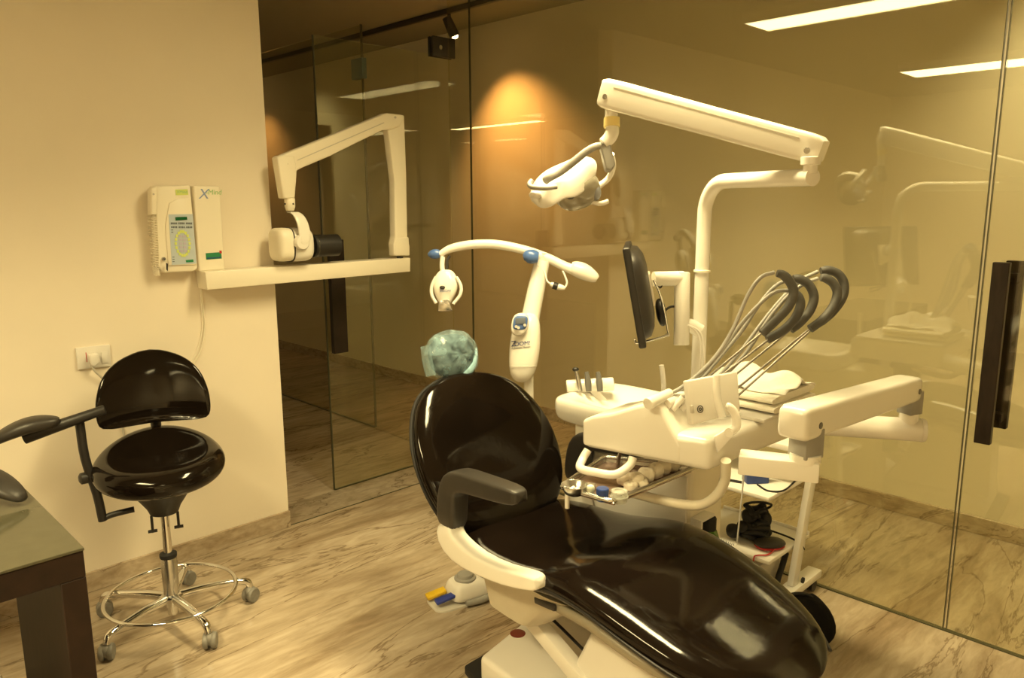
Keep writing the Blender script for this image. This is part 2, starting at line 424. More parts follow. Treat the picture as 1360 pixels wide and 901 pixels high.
for y in (.5, -.9, -2.3):  # unseen lamps added to brighten the corridor's back wall
    t = Thing('fill_downlight', 'added unseen round lamp in the corridor ceiling behind the glass', 'light', (3.52, y, HN-.03), 0, 'added corridor lamps')
    t.add('trim_ring', lathe(NB(), [(.055, -.0), (.060, -.002), (.060, -.006), (.048, -.030), (.044, -.030), (.044, -.002)], (3.52, y, HN), (0, 0, 1), 28, False), 'white2')
    l = bpy.data.lights.new('fill_downlight_beam', 'SPOT'); l.energy = 105; l.spot_size = math.radians(100); l.spot_blend = 1.0; l.color = (1, .83, .42); l.shadow_soft_size = .04
    o = bpy.data.objects.new('fill_downlight_beam', l); COL.objects.link(o); o.location = (3.52, y, HN-.02); o.rotation_euler = Vector((.53, 0, -1.35)).to_track_quat('-Z', 'Y').to_euler()
panel_light(-2.06, 8.5, .2, 1.85, 2.70, HN, 'added stand-in panel in the room beyond, mirrored as a short streak behind the whitening lamp', None, 25.)  # added glowing panel, stands in for a double reflection of the second panel
# track with spots in the corridor
t = Thing('light_track', 'long dark lighting track fixed to the corridor ceiling behind the glass', 'track', (3.56, 5.4, HN-.035))
t.add('rail', box(NB(), 3.545, 3.578, 3.2, 8.4, HN-.034, HN, .003, 1), 'charcoal'); t.add('feed_box', box(NB(), 3.54, 3.583, 3.1, 3.2, HN-.036, HN, .004), 'blackpl')
def spot(x, y, aim, label, en):
    t = Thing('spotlight', label, 'spotlight', (x, y, HN-.16))
    p = Vector((x, y, HN-.10)); d = (Vector(aim)-p).normalized()
    b = cyl(NB(), (x, y, HN-.034), (x, y, HN-.085), .012); t.add('stem', b, 'blackpl')
    b = lathe(NB(), [(.020, -.06), (.030, -.055), (.034, .0), (.036, .075), (.031, .075), (.028, .05)], p+d*.01, d, 24); t.add('housing', b, 'blackpl')
    b = blob(NB(), p+d*.082, (1, 0, 0), (0, 1, 0), (0, 0, 1), .024, .024, .018, 2, 2, 18, 10); t.add('bulb', b, 'bulb')
    l = bpy.data.lights.new('spot_beam', 'SPOT'); l.energy = en; l.spot_size = math.radians(92); l.spot_blend = 1.0; l.color = (1, .45, .115); l.shadow_soft_size = .02
    o = bpy.data.objects.new('spot_beam', l); COL.objects.link(o); o.location = p+d*.115
    o.rotation_euler = d.to_track_quat('-Z', 'Y').to_euler()
spot(3.56, 4.19, (4.055, 4.0, 1.72), 'black track spotlight throwing an orange pool on the back wall beside the glass corner', 78)
spot(3.56, 7.85, (4.055, 7.75, 1.8), 'black track spotlight far along the corridor, glowing orange beside the wall edge', 20)

# ================================================================== DENTAL CHAIR
t = Thing('dental_chair', 'reclined dental patient chair in glossy black upholstery on a white base', 'dental chair', (1.705, 1.46, 0), math.radians(-5.5), local=True)
def V(*a): return Vector(a)
# seat + leg rest : one continuous cushion
prof = [(.40, .53, .14, .035, .02), (.36, .548, .22, .05, .025), (.25, .555, .278, .055, .034), (.1, .556, .286, .056, .034), (-.05, .588, .294, .058, .034), (-.17, .624, .298, .060, .030),
        (-.30, .625, .296, .058, .026), (-.45, .597, .288, .055, .023), (-.58, .563, .268, .05, .02), (-.68, .535, .232, .045, .02), (-.75, .515, .175, .038, .02), (-.79, .503, .10, .028, .02), (-.81, .497, .03, .012, .02)]
rings = []
for i, (y, z, w, th, cx) in enumerate(prof):
    a = prof[max(0, i-1)]; c = prof[min(len(prof)-1, i+1)]
    tg = V(0, c[0]-a[0], c[1]-a[1]).normalized(); n = V(1, 0, 0).cross(tg); n = n if n.z > 0 else -n
    ring = sring(V(cx, y, z) - n*th, V(1, 0, 0), n, w, th, 32, 2.9)
    # shallow valley along the middle of the top, raised rims
    for p in ring:
        q = (p-(V(cx, y, z)-n*th)).dot(n)
        if q > 0: p -= n*(.014*math.exp(-((p.x-cx)/.13)**2)*(q/th))
    rings.append(ring)
t.add('seat', loft(NB(), rings), 'vinyl2', sub=1, smooth=80)
# piping along the lower seat edge
for s in (-1, 1):
    t.add('piping', tube(NB(), [V(cx+s*(w-.004), y, z-th*1.25) for y, z, w, th, cx in prof[1:-2]], .005, 8, 4), 'blackpl')
# backrest
bx = V(0, .30, .50); btop = V(0, .60, .985); ax = (btop-bx).normalized(); nf = V(1, 0, 0).cross(ax).normalized(); nf = nf if nf.y < 0 else -nf
BL = (btop-bx).length
bw = [(0., .15, .03), (.04, .20, .045), (.14, .255, .055), (.30, .288, .058), (.48, .297, .058), (.65, .28, .056), (.80, .24, .052), (.90, .19, .046), (.965, .12, .036), (1., .04, .015)]
def bring(k, off=0., wf=1., tf=1.):
    out = []
    for tt, w, th in bw:
        c = bx + ax*(BL*tt) + nf*off
        ring = sring(c, V(1, 0, 0), nf, w*wf, th*tf, 36, 2.6)
        for p in ring:
            p += nf*(.05*min(1.2, (p.x/.28)**2)*k)
        out.append(ring)
    return out
back = t.add('backrest', loft(NB(), bring(.6)), 'leather', sub=1, smooth=80)
t.add('back_shell', loft(NB(), bring(.6, -.042, .965, .75)), 'charcoal', sub=1, smooth=80)
pp = []
seam = [(tt, w) for tt, w, th in bw]
for sgn, seq in ((-1, seam), (1, seam[::-1])):
    for tt, w in seq: pp.append(bx + ax*(BL*tt) + V(sgn*w*.992, 0, 0) + nf*(-.020+.05*.6*min(1.2, (w/.28)**2)))
t.add('piping', tube(NB(), pp+[pp[0]], .0055, 8, 3), 'black', parent=back)
# headrest on a steel stalk
hc = V(.0, .64, 1.045); hax = V(0, .28, .96).normalized(); hn = V(1, 0, 0).cross(hax); hn = hn if hn.y < 0 else -hn
b = NB(); beam(b, V(0, .585, .92), V(0, .645, 1.05), .07, .012, .003, up=(0, 1, 0)); t.add('headrest_stalk', b, 'steel')
HW, HH, HD = .104, .088, .05
b = blob(NB(), hc, V(1, 0, 0), hax, hn, HW-.006, HH-.006, HD-.005, 2.3, 2.4); t.add('headrest', b, 'leather', sub=1, smooth=80)
CHM = Matrix.Translation((1.705, 1.46, 0)) @ Matrix.Rotation(math.radians(-5.5), 4, 'Z')
# armrests, left one with its white bracket
def arm(s, fwd=0.):
    o = []
    X = s*(.262 if s < 0 else .322)
    pts = [V(X, .280+fwd, .575), V(X, .276+fwd, .64), V(X, .270+fwd, .695), V(X, .255+fwd, .735), V(X, .215+fwd, .757), V(X, .15+fwd, .764), V(X, .02+fwd, .777), V(X, -.06+fwd, .785), V(X, -.070+fwd, .786)]
    sz = [(.036, .047), (.036, .046), (.036, .044), (.036, .042), (.036, .035), (.036, .031), (.034, .028), (.030, .024), (.018, .012)]
    rings = []
    for i, p in enumerate(pts):
        tg = (pts[min(i+1, len(pts)-1)]-pts[max(0, i-1)]).normalized(); n = V(1, 0, 0).cross(tg).normalized()
        rings.append(sring(p, V(1, 0, 0), n, sz[i][0], sz[i][1], 28, 5.5))
    a = t.add('armrest', loft(NB(), rings), 'charcoal', sub=1, smooth=60)
    bp = [V(s*.266, .285+fwd, .585), V(s*.270, .280+fwd, .54), V(s*.266, .235+fwd, .510), V(s*.268, .12+fwd, .505), V(s*.272, -.02+fwd, .523), V(s*.276, -.13+fwd, .555), V(s*.278, -.175+fwd, .565)]
    bs = [(.032, .045), (.033, .05), (.032, .046), (.030, .030), (.030, .026), (.029, .024), (.026, .018)]
    bp = [p+V(0 if s < 0 else .056, 0, .012 if s < 0 else (-.07*min(1, i/2))) for i, p in enumerate(bp)]
    rings = []
    for i, p in enumerate(bp):
        tg = (bp[min(i+1, len(bp)-1)]-bp[max(0, i-1)]).normalized(); n = V(1, 0, 0).cross(tg).normalized()
        rings.append(sring(p, V(1, 0, 0), n, bs[i][0], bs[i][1], 24, 5))
    t.add('armrest_bracket', loft(NB(), rings), 'white', parent=a, sub=1, smooth=60)
arm(-1); arm(1, .03)
# under-seat casting (tapered) with slot
top = sring(V(0, .02, .50), V(1, 0, 0), V(0, 1, 0), .235, .27, 32, 5); mid = sring(V(0, .05, .43), V(1, 0, 0), V(0, 1, 0), .21, .20, 32, 5)
low = sring(V(0, .09, .335), V(1, 0, 0), V(0, 1, 0), .20, .12, 32, 5); lo2 = sring(V(0, .10, .325), V(1, 0, 0), V(0, 1, 0), .185, .105, 32, 5)
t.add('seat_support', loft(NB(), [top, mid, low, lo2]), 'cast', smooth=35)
b = NB()
for z0, z1 in ((.452, .470),):
    beam(b, V(-.222, -.08, .468), V(-.226, -.17, .482), .012, .020, .004)
t.add('slot', b, 'charcoal')
# leg-rest pan underneath
rings = []
for y, z, w in ((-.15, .475, .22), (-.3, .49, .235), (-.45, .465, .225), (-.58, .435, .19), (-.66, .42, .14)):
    rings.append(sring(V(0, y, z), V(1, 0, 0), V(0, .25, 1).normalized(), w, .024, 28, 4))
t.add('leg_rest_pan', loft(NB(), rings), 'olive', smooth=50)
# lift arms
b = NB()
for x in (-.12, .12): beam(b, V(x, .10, .33), V(x, -.25, .19), .045, .05, .006)
t.add('lift_arm', b, 'white2')
b = NB(); tube(b, [V(-.09, .05, .30), V(-.08, -.05, .24), V(-.05, -.16, .20)], .006, 8, 5); tube(b, [V(-.06, .07, .31), V(-.05, -.04, .27), V(-.02, -.16, .20)], .005, 8, 5); t.add('hose', b, 'blackpl')
# base plate, mat, column cover
b = prism(NB(), [V(-.20, .225, .035), V(.06, .30, .035), V(.26, .30, .035), V(.26, -.55, .035), V(-.20, -.55, .035)], V(0, 0, .095), .018, 4); base = t.add('base_plate', b, 'white2', smooth=60)
b = lathe(NB(), [(.026, 0), (.027, .0015), (.022, .0025)], V(-.02, .245, .1295), (0, 0, 1), 28); t.add('badge', b, 'red_logo', parent=base, label='oval maroon badge')
b = prism(NB(), [V(-.185, .335, 0), V(.16, .375, 0), V(.32, .33, 0), V(.32, -.60, 0), V(-.26, -.60, 0), V(-.235, .10, 0)], V(0, 0, .034), .008); t.add('base_mat', b, 'black')
rings = []
for x, k in ((-.125, .93), (-.115, 1.), (.0, 1.), (.135, 1.), (.145, .93)):
    pr = [(-.065, .128), (-.13, .23), (-.195, .365), (-.225, .422), (-.265, .445), (-.40, .435), (-.50, .40), (-.54, .36), (-.55, .128)]
    rings.append([V(x, -.3+(y+.3)*k, .128+(z-.128)*k) for y, z in pr])
b = loft(NB(), rings)
bmesh.ops.bevel(b, geom=[e for e in b.edges if e.calc_face_angle(0) > .5], offset=.012, segments=3, affect='EDGES')
t.add('column_cover', b, 'white2', smooth=60)
# disposable cover stretched over the headrest (rests on it)
hcW = CHM @ hc
t2 = Thing('headrest_cover', 'light blue crinkled disposable film cap stretched over the chair headrest', 'headrest cover', hcW - Vector((0, 0, .08)), math.radians(-5.5))
RW = CHM.to_3x3()
b = blob(NB(), hcW, RW @ V(1, 0, 0), RW @ hax, RW @ hn, HW+.005, HH+.006, HD+.007, 2.2, 2.3, 48, 22)
for v in b.verts:
    k = (v.co-hcW); a = math.atan2(k.dot(RW @ hax), k.dot(RW @ V(1, 0, 0))); v.co += k*(.012*math.sin(15*a+2*math.sin(3*a))*max(0, 1-abs(k.dot(RW @ hn))/.06)+.012*math.sin(9*a)+.006*random.random())
t2.add('film', b, 'cover', smooth=80)
def hp(x, y, z): return hcW + RW @ (V(1, 0, 0)*x + hax*y + hn*z)
b = NB(); hem = [hp(.082, .012, .042), hp(.070, -.014, .052), hp(.054, -.042, .055), hp(.034, -.064, .052), hp(.010, -.080, .044), hp(-.016, -.087, .034)]
rings = [sring(p, (hem[min(i+1, 5)]-hem[max(i-1, 0)]).cross(RW @ hn).normalized(), RW @ hn, w, .006, 12, 2) for i, (p, w) in enumerate(zip(hem, (.004, .007, .009, .012, .011, .005)))]
t2.add('hem', loft(b, rings), 'coverhem', label='gathered bright blue elastic hem')
b = NB()
rings = [sring(hp(-.096-.004*math.sin(3*q), .05-.11*q, -.012), RW @ V(1, 0, 0), RW @ hn, .012, .03, 14, 2) for q in (0, .25, .5, .75, 1)]
t2.add('loose_fold', loft(b, rings), 'cover')

# ================================================================== SADDLE STOOL
def make_stool(label, loc, rz):
    t = Thing('dental_stool', label, 'stool', loc, rz, local=True)
    # seat: domed round saddle
    b = NB(); tl = Matrix.Rotation(math.radians(7), 3, 'X')
    c = V(0, -.01, .638); rings = []
    for r, z in ((.02, -.062), (.12, -.062), (.19, -.052), (.222, -.028), (.232, .0), (.226, .026), (.205, .047), (.165, .054), (.10, .044), (.04, .038), (.005, .037)):
        rings.append([c + tl @ V(r*math.cos(2*PI*j/40)*(1.0), r*math.sin(2*PI*j/40)*1.02, z + (.030*(math.sin(2*PI*j/40) > 0)*math.sin(2*PI*j/40)**2)*(r/.22) - .008*abs(math.cos(2*PI*j/40))**2*(r/.22)) for j in range(40)])
    t.add('seat', loft(b, rings), 'leather', sub=1, smooth=80)
    b = lathe(NB(), [(.036, .44), (.05, .445), (.06, .47), (.11, .545), (.15, .585)], (0, 0, 0), (0, 0, 1), 28); t.add('seat_base', b, 'blackpl')
    for x in (-.045, .045):
        b = NB(); cyl(b, V(x, -.02, .445), V(x, -.02, .380), .005); cyl(b, V(x-.016, -.02, .385), V(x+.016, -.02, .385), .006); t.add('lever', b, 'blackpl')
    # backrest
    rings = []
    for i in range(13):
        tt = i/12; z = .765+.265*tt
        w = [.178, .198, .203, .203, .201, .197, .191, .184, .173, .157, .133, .098, .03][i]
        yb = .215 + .05*(tt-.3)
        ring = sring(V(0, yb, z), V(1, 0, 0), V(0, 1, 0), w, .030*(1-.75*(abs(tt-.5)*2)**4), 32, 2.6)
        for p in ring:
            p.y -= .06*(p.x/.2)**2
            if tt < .3: p.z -= .030*(1-tt/.3)*(p.x/.2)**2
        rings.append(ring)
    t.add('backrest', loft(NB(), rings), 'leather', sub=1, smooth=80)
    b = NB(); tube(b, [V(0, .06, .475), V(0, .20, .485), V(0, .265, .53), V(0, .268, .70), V(0, .262, .86)], .020, 12, 5); t.add('backrest_stem', b, 'blackpl')
    # column
    b = cyl(NB(), V(0, 0, .27), V(0, 0, .44), .0155); t.add('gas_piston', b, 'chrome')
    b = lathe(NB(), [(.020, .088), (.029, .09), (.029, .268), (.026, .274)], n=28); t.add('column', b, 'steel')
    b = lathe(NB(), [(.0295, .262), (.031, .266), (.031, .278), (.018, .281)], n=28); t.add('collar', b, 'black')
    b = lathe(NB(), [(.03, .07), (.043, .075), (.043, .105), (.03, .115)], n=28); cyl(b, V(0, 0, .03), V(0, 0, .08), .02); t.add('hub', b, 'chrome')
    torus(bb := NB(), (0, 0, .115), .235, .0075, n=64); t.add('foot_ring', bb, 'chrome')
    for k in range(5):
        a = math.radians(-159+72*k) - rz; d = V(math.cos(a), math.sin(a), 0)
        leg = t.add('leg', tube(NB(), [d*.03+V(0, 0, .098), d*.12+V(0, 0, .102), d*.22+V(0, 0, .098), d*.275+V(0, 0, .088), d*.29+V(0, 0, .062)], [.018, .017, .014, .014, .013], 12, 5), 'chrome')
        sd = V(-d.y, d.x, 0)
        sd = (sd*.8+d*.6*(1 if k % 2 else -1)).normalized(); fw = V(-sd.y, sd.x, 0)
        w = d*.295 + V(0, 0, .030) + fw*.008
        b = NB()
        for s in (-1, 1): lathe(b, [(.010, -.009), (.027, -.009), (.030, -.005), (.030, .005), (.027, .009), (.010, .009)], w+sd*(.014*s), sd, 20)
        blob(b, w+V(0, 0, .008), sd, fw, V(0, 0, 1), .016, .026, .026, 3, 2.4, 16, 8); cyl(b, d*.292+V(0, 0, .045), d*.292+V(0, 0, .072), .009)
        t.add('caster', b, 'castor', parent=leg)
    # side arm
    b = NB(); tube(b, [V(-.10, 0, .475), V(-.17, -.005, .47), V(-.205, -.01, .462)], .011, 10, 4)
    tube(b, [V(-.205, -.01, .455), V(-.215, -.01, .56), V(-.24, -.01, .70), V(-.245, -.01, .835)], .0155, 12, 4)
    armp = t.add('armrest_post', b, 'blackpl')
    t.add('knob', lathe(NB(), [(.012, 0), (.021, .006), (.021, .026), (.012, .032)], V(-.235, -.005, .625), (-1, -.3, 0), 16), 'blackpl', parent=armp)
    b = cyl(NB(), V(-.16, -.03, .875), V(-.415, -.03, .805), .017, 16, .023, .004); t.add('armrest_tube', b, 'blackpl', parent=armp)
    rings = []
    for i in range(11):
        q = i/10; x = -.30-.235*q; z = .853-.060*q + .022*math.sin(PI*q)
        w = .052*math.sin(PI*(.06+.90*q))**.5; rings.append(sring(V(x, -.04, z), V(0, 1, 0), V(.25, 0, 1).normalized(), w, .030*math.sin(PI*(.08+.84*q))**.6, 20, 2.4))
    t.add('armrest_pad', loft(NB(), rings), 'charcoal', parent=armp, sub=1, smooth=80)
    return t, armp
st1, arm1 = make_stool('black vinyl wheeled stool with a chrome footring standing against the cream wall', (.985, 2.872, 0), math.radians(-18.6))
s2 = copy_tree(st1.root); s2['label'] = 'second black stool half hidden behind the wooden desk at the left edge'
s2.location = (.115, 2.85, 0); s2.rotation_euler = (0, 0, math.radians(126))
for c in s2.children:
    if c.name.startswith('armrest_post'): c.location.z -= .02

# ================================================================== DESK
t = Thing('desk', 'dark brown wooden desk with a green glass top at the left edge', 'desk', (-.1, 2.31, 0))
t.add('desktop', box(NB(), -.8, .495, 2.03, 2.59, .672, .742, .002, 1), 'wood')
t.add('glass_top', box(NB(), -.8, .497, 2.028, 2.592, .742, .750, .0015, 1), 'topglass', label='green tinted glass sheet')
for x0, x1 in ((.437, .495), (-.8, -.742)): t.add('side_panel', box(NB(), x0, x1, 2.03, 2.59, 0, .672, .002, 1), 'wood')
b = cyl(NB(), V(.437, 2.44, .645), V(.435, 2.44, .645), .011); t.add('cable_hole', b, 'black')

# ================================================================== X-RAY CONTROL BOX ON THE WALL
YP = 3.285
def wp(u, v): return on(u, v, 1, YP)
FXu = Vector((1, 0, 0)); FZ = Vector((0, 0, 1))
t = Thing('control_unit', 'cream wall control unit with a grey keypad and corded handset', 'control unit', wp(232, 362))
pts = [wp(205, 247), wp(253, 246), wp(263, 357), (wp(257, 361)), wp(218, 363), wp(211, 355)]
hs = t.add('housing', prism(NB(), pts, (0, .062, 0), .008, 3), 'cream')
b = prism(NB(), [wp(224, 270), wp(235, 264), wp(253, 263), wp(261, 352), wp(223, 353), wp(219, 300)], (0, -.006, 0), .003, 2); t.add('face_plate', b, 'cream')
def strip(pl, off=-.0012): return [p+Vector((0, off, 0)) for p in pl]
kp = t.add('keypad', prism(NB(), strip([wp(223, 285), wp(255, 284.5), wp(260, 350), (wp(227.5, 352))], -.006), (0, -.0015, 0), 0), 'keypad', label='blue grey keypad with a ring of yellow green keys')
YP2 = -.0088
t.add('display', prism(NB(), strip([wp(231.5, 288.5), wp(247, 288), wp(247.6, 292), wp(232, 293)], YP2), (0, -.001, 0), 0), 'kdisp', parent=kp)
b = NB()
for r, yv in enumerate((295.5, 300.5)):
    for c in range(3):
        for k in range(4):
            u0 = 226+c*10+k*2.1+r*.3
            prism(b, strip([wp(u0, yv), wp(u0+1.3, yv), wp(u0+1.4, yv+2.6), wp(u0+.1, yv+2.6)], YP2), (0, -.0006, 0), 0)
for yv in (305, 308, 341, 344, 347):
    u0 = 226.3+(yv-305)*.045; prism(b, strip([wp(u0, yv), wp(u0+2.6, yv), wp(u0+2.6, yv+1), wp(u0, yv+1)], YP2), (0, -.0006, 0), 0)
t.add('lettering', b, 'kdark', parent=kp)
b = NB(); cx, cyv = 241.5, 323.5
for k in range(18):
    a = 2*PI*k/18; u0 = cx+9.2*math.cos(a)+.06*16*math.sin(a); v0 = cyv+16.0*math.sin(a)
    prism(b, strip([wp(u0-1.5, v0-1.9), wp(u0+1.5, v0-1.9), wp(u0+1.7, v0+1.9), wp(u0-1.3, v0+1.9)], YP2), (0, -.001, 0), 0)
t.add('tooth_keys', b, 'kyel', parent=kp)
b = NB()
for k in range(5):
    for s in (-1, 1):
        u0 = cx+s*2.6+(k-2)*.35; v0 = cyv-9.5+k*4.8
        prism(b, strip([wp(u0-2, v0-1.5), wp(u0+2, v0-1.5), wp(u0+2, v0+1.5), wp(u0-2, v0+1.5)], YP2), (0, -.001, 0), 0)
t.add('selector_keys', b, 'klav', parent=kp)
t.add('maker_plate', prism(NB(), strip([wp(245.5, 345.5), wp(255.5, 344.5), wp(256, 348), wp(246.2, 348.6)], YP2), (0, -.0006, 0), 0), 'kgreen', parent=kp)
t.add('badge', prism(NB(), strip([wp(232.5, 252), wp(249, 251.5), wp(250, 259), wp(233.5, 259.5)], -.001), (0, -.001, 0), 0), 'kyel', label='pale yellow green badge')
b = text_bm('XMind', .0165, wp(234.5, 256.8)+Vector((0, -.0022, 0)), FXu, FZ); t.add('lettering', b, 'logogreen')
b = cyl(NB(), wp(216.5, 344), wp(216.5, 344)+Vector((0, -.008, 0)), .008); kk = t.add('key_lock', b, 'steel')
b = cyl(NB(), wp(217, 344)+Vector((0, -.008, 0)), wp(217, 344)+Vector((0, -.020, 0)), .0025); prism(b, [wp(218, 349)+Vector((0, -.018, 0)), wp(221, 350)+Vector((0, -.018, 0)), wp(220.5, 360)+Vector((0, -.018, 0)), wp(218.5, 358)+Vector((0, -.018, 0))], (0, -.003, 0), .001)
t.add('key', b, 'charcoal', parent=kk)
# handset + coiled cord at the left flank
b = prism(NB(), [on(201, 251, 1, 3.27), on(209, 247, 1, 3.27), on(209, 285, 1, 3.27), on(201, 286, 1, 3.27)], (0, .05, 0), .006, 3)
hsd = t.add('handset', b, 'cream')
t.add('button', cyl(NB(), on(204, 258, 1, 3.27), on(204, 258, 1, 3.262), .004), 'greyw', parent=hsd)
b = NB(); pts = []
path = catmull([on(204, 286, 1, 3.29), on(205.5, 310, 1, 3.29), on(206.5, 335, 1, 3.29), on(208, 358, 1, 3.30), on(209.5, 366, 1, 3.31)], 60)
for i, p in enumerate(path):
    a = i*2*PI/8.0; pts.append(p + Vector((math.cos(a)*.0095, math.sin(a)*.0095, 0)))
tube(b, pts, .0022, 6); t.add('coiled_cord', b, 'cream')
b = NB(); pts = []
path = catmull([on(200.5, 262, 1, 3.325), on(199, 285, 1, 3.325), on(202, 320, 1, 3.325), on(204.5, 352, 1, 3.325), on(208, 366, 1, 3.32)], 60)
for i, p in enumerate(path):
    a = i*2*PI/8.0; pts.append(p + Vector((math.cos(a)*.0085, math.sin(a)*.0085, 0)))
tube(b, pts, .0021, 6); t.add('coiled_cord', b, 'cream')
t = Thing('power_box', 'tall narrow cream box on the wall beside the keypad unit, with blue lettering on top', 'control unit', wp(283, 361))
t.add('housing', prism(NB(), [wp(257, 247), wp(292, 247), wp(299, 358.5), (wp(264.5, 361))], (0, .062, 0), .007, 3), 'cream')
b = text_bm('X', .060, wp(263.5, 264)+Vector((0, -.0015, 0)), FXu, FZ, .0006, .25); t.add('lettering', b, 'logoblue')
b = text_bm('-Mind', .030, wp(273, 258.5)+Vector((0, -.0015, 0)), FXu, FZ, .0006, .15); t.add('lettering', b, 'logogreen')
bp_ = t.add('maker_plate', prism(NB(), strip([wp(273, 336.5), wp(293.5, 335), wp(294.3, 343.5), wp(273.7, 345)], -.001), (0, -.001, 0), 0), 'kgreen', label='green maker plate with a red corner')
b = prism(NB(), strip([wp(291, 333), wp(294, 333), wp(294.3, 336.5), wp(291.3, 336.5)], -.002), (0, -.001, 0), 0); t.add('corner_mark', b, 'red', parent=bp_)
b = NB()
for k in range(7): prism(b, strip([wp(275+k*2.6, 342.2-k*.15), wp(276.7+k*2.6, 342.1-k*.15), wp(276.8+k*2.6, 344-k*.15), wp(275.1+k*2.6, 344.1-k*.15)], -.002), (0, -.0008, 0), 0)
t.add('lettering', b, 'dblue', parent=bp_)
b = NB()
for k, sh in ((0, 0.), (1, 3.)):
    tube(b, [on(263+sh*.5, 358, 1, 3.33), on(266+sh*.4, 380, 1, 3.343), on(268+sh*.8, 415, 1, 3.344), on(269+sh, 435, 1, 3.344), on(262+sh*1.5, 465, 1, 3.344), on(250+sh, 490, 1, 3.343), on(235, 520, 1, 3.343), on(225, 560, 1, 3.343)], .003, 8, 6)
single('wall_cable', b, 'cream', 'pair of thin cream cables hanging down the wall below the control boxes', 'cable')
# ------------------------------------------------------------------ X-ray arm
t = Thing('xray_machine', 'cream folding arm x-ray machine on a wall rail in front of the dark glass', 'x-ray machine', on(330, 380, 1, 3.28))
YA = 3.235
def xa(u, v, y=YA): return on(u, v, 1, y)
rl = t.add('wall_rail', prism(NB(), [xa(272.5, 361.5), xa(545, 342.5), xa(545, 361), xa(275.5, 385.5)], (0, .10, 0), .004, 2), 'cream')
t.add('screw', cyl(NB(), xa(275, 368)+Vector((.002, .05, 0)), xa(275, 368)+Vector((-.004, .05, 0)), .005), 'charcoal', parent=rl)
def yoff(pl, y0): return [Vector((p.x, p.y, p.z)) for p in pl]
A2 = [xa(u, v) for u, v in ((514, 165), (520, 155), (537, 153), (540, 230), (541.5, 322), (544.5, 326), (544.5, 340), (524, 340), (523, 325), (525, 315), (524, 240), (519, 200), (516, 175))]
va = t.add('riser_arm', prism(NB(), A2, (0, .05, 0), .006, 3), 'cream')
b = prism(NB(), [xa(526, 316, YA-.002), xa(543, 315, YA-.002), xa(544.5, 339.5, YA-.002), xa(524.5, 339.5, YA-.002)], (0, .054, 0), .005, 2); t.add('socket', b, 'cream', parent=va)
t.add('pivot', cyl(NB(), xa(535, 342)+Vector((0, .025, -.012)), xa(535, 342)+Vector((0, .025, .004)), .017), 'charcoal', parent=va)
A1 = [xa(u, v, YA-.012) for u, v in ((372, 210), (376, 205.5), (440, 180), (505, 153.5), (513, 150), (535, 152.5), (537, 157), (532, 168), (521, 172), (508, 173), (440, 207), (402, 223), (393, 228), (378, 222))]
sa = t.add('scissor_arm', prism(NB(), A1, (0, .05, 0), .008, 3), 'cream')
b = NB(); beam(b, xa(395, 213, YA-.0125), xa(510, 163, YA-.0125), .002, .004, 0); t.add('groove', b, 'greyw', parent=sa)
for u, v in ((525, 156), (381, 218)): t.add('screw', cyl(NB(), xa(u, v, YA-.010), xa(u, v, YA-.016), .006), 'greyw', parent=sa)
A0 = [xa(u, v, YA-.018) for u, v in ((368, 209), (373, 206), (391, 207), (395, 223), (394, 240), (392, 264), (377, 264), (373, 240))]
fa = t.add('forearm', prism(NB(), A0, (0, .055, 0), .008, 3), 'cream')
cN = xa(384.5, 264, YA+.008); b = lathe(NB(), [(.022, .004), (.024, 0), (.024, -.035), (.019, -.05), (.016, -.055)], cN, (0, 0, 1), 24); t.add('swivel', b, 'cream', parent=fa)
for du in (-6, 5): t.add('screw', cyl(NB(), xa(384.5+du, 271, YA-.012), xa(384.5+du, 271, YA-.018), .004), 'charcoal', parent=fa)
# tube head
hcx = xa(388.5, 325, YA)
hd = blob(NB(), hcx+Vector((.02, 0, 0)), (1, 0, 0), (0, 0, 1), (0, 1, 0), .070, .078, .072, 3.4, 3.2, 36, 14)
head = t.add('tube_head', hd, 'white', sub=0, smooth=70)
hb = blob(NB(), hcx+Vector((-.052, 0, .002)), (1, 0, 0), (0, 0, 1), (0, 1, 0), .045, .076, .070, 4.2, 3.4, 36, 14)
t.add('rear_cap', hb, 'cream', parent=head, smooth=50)
b = NB(); rg = [sring(hcx+Vector((x, 0, 0)), (0, 1, 0), (0, 0, 1), .0735, .0795, 36, 3.2) for x in (-.028, -.0245)]; loft(b, rg); t.add('seam', b, 'charcoal', parent=head)
yk = [xa(384, 283, YA-.02), xa(390, 280, YA-.045), xa(399, 288, YA-.070), xa(404, 303, YA-.084), xa(405, 318, YA-.086), xa(402, 326, YA-.084)]
rings = [sring(p, (1, 0, 0), (0, 1, 0) if i < 2 else (0, .8, .4), w, .012, 20, 3) for i, (p, w) in enumerate(zip(yk, (.020, .024, .028, .029, .030, .022)))]
t.add('yoke', loft(NB(), rings), 'white', parent=head, sub=1, smooth=70)
t.add('pivot_cap', lathe(NB(), [(.036, .018), (.036, -.004), (.030, -.012), (.026, -.0125)], xa(401, 322, YA-.080), (0, 1, 0), 30), 'white', parent=head)
c0 = xa(416, 327, YA); b = lathe(NB(), [(.052, 0), (.052, .13), (.047, .13), (.047, .03)], c0+Vector((-.005, 0, 0)), (1, -.05, 0), 30); t.add('collimator_tube', b, 'blackpl', label='dark translucent aiming tube')
b = NB(); torus(b, c0+Vector((.006, 0, 0)), .053, .004, (1, -.05, 0)); t.add('tube_collar', b, 'clear')

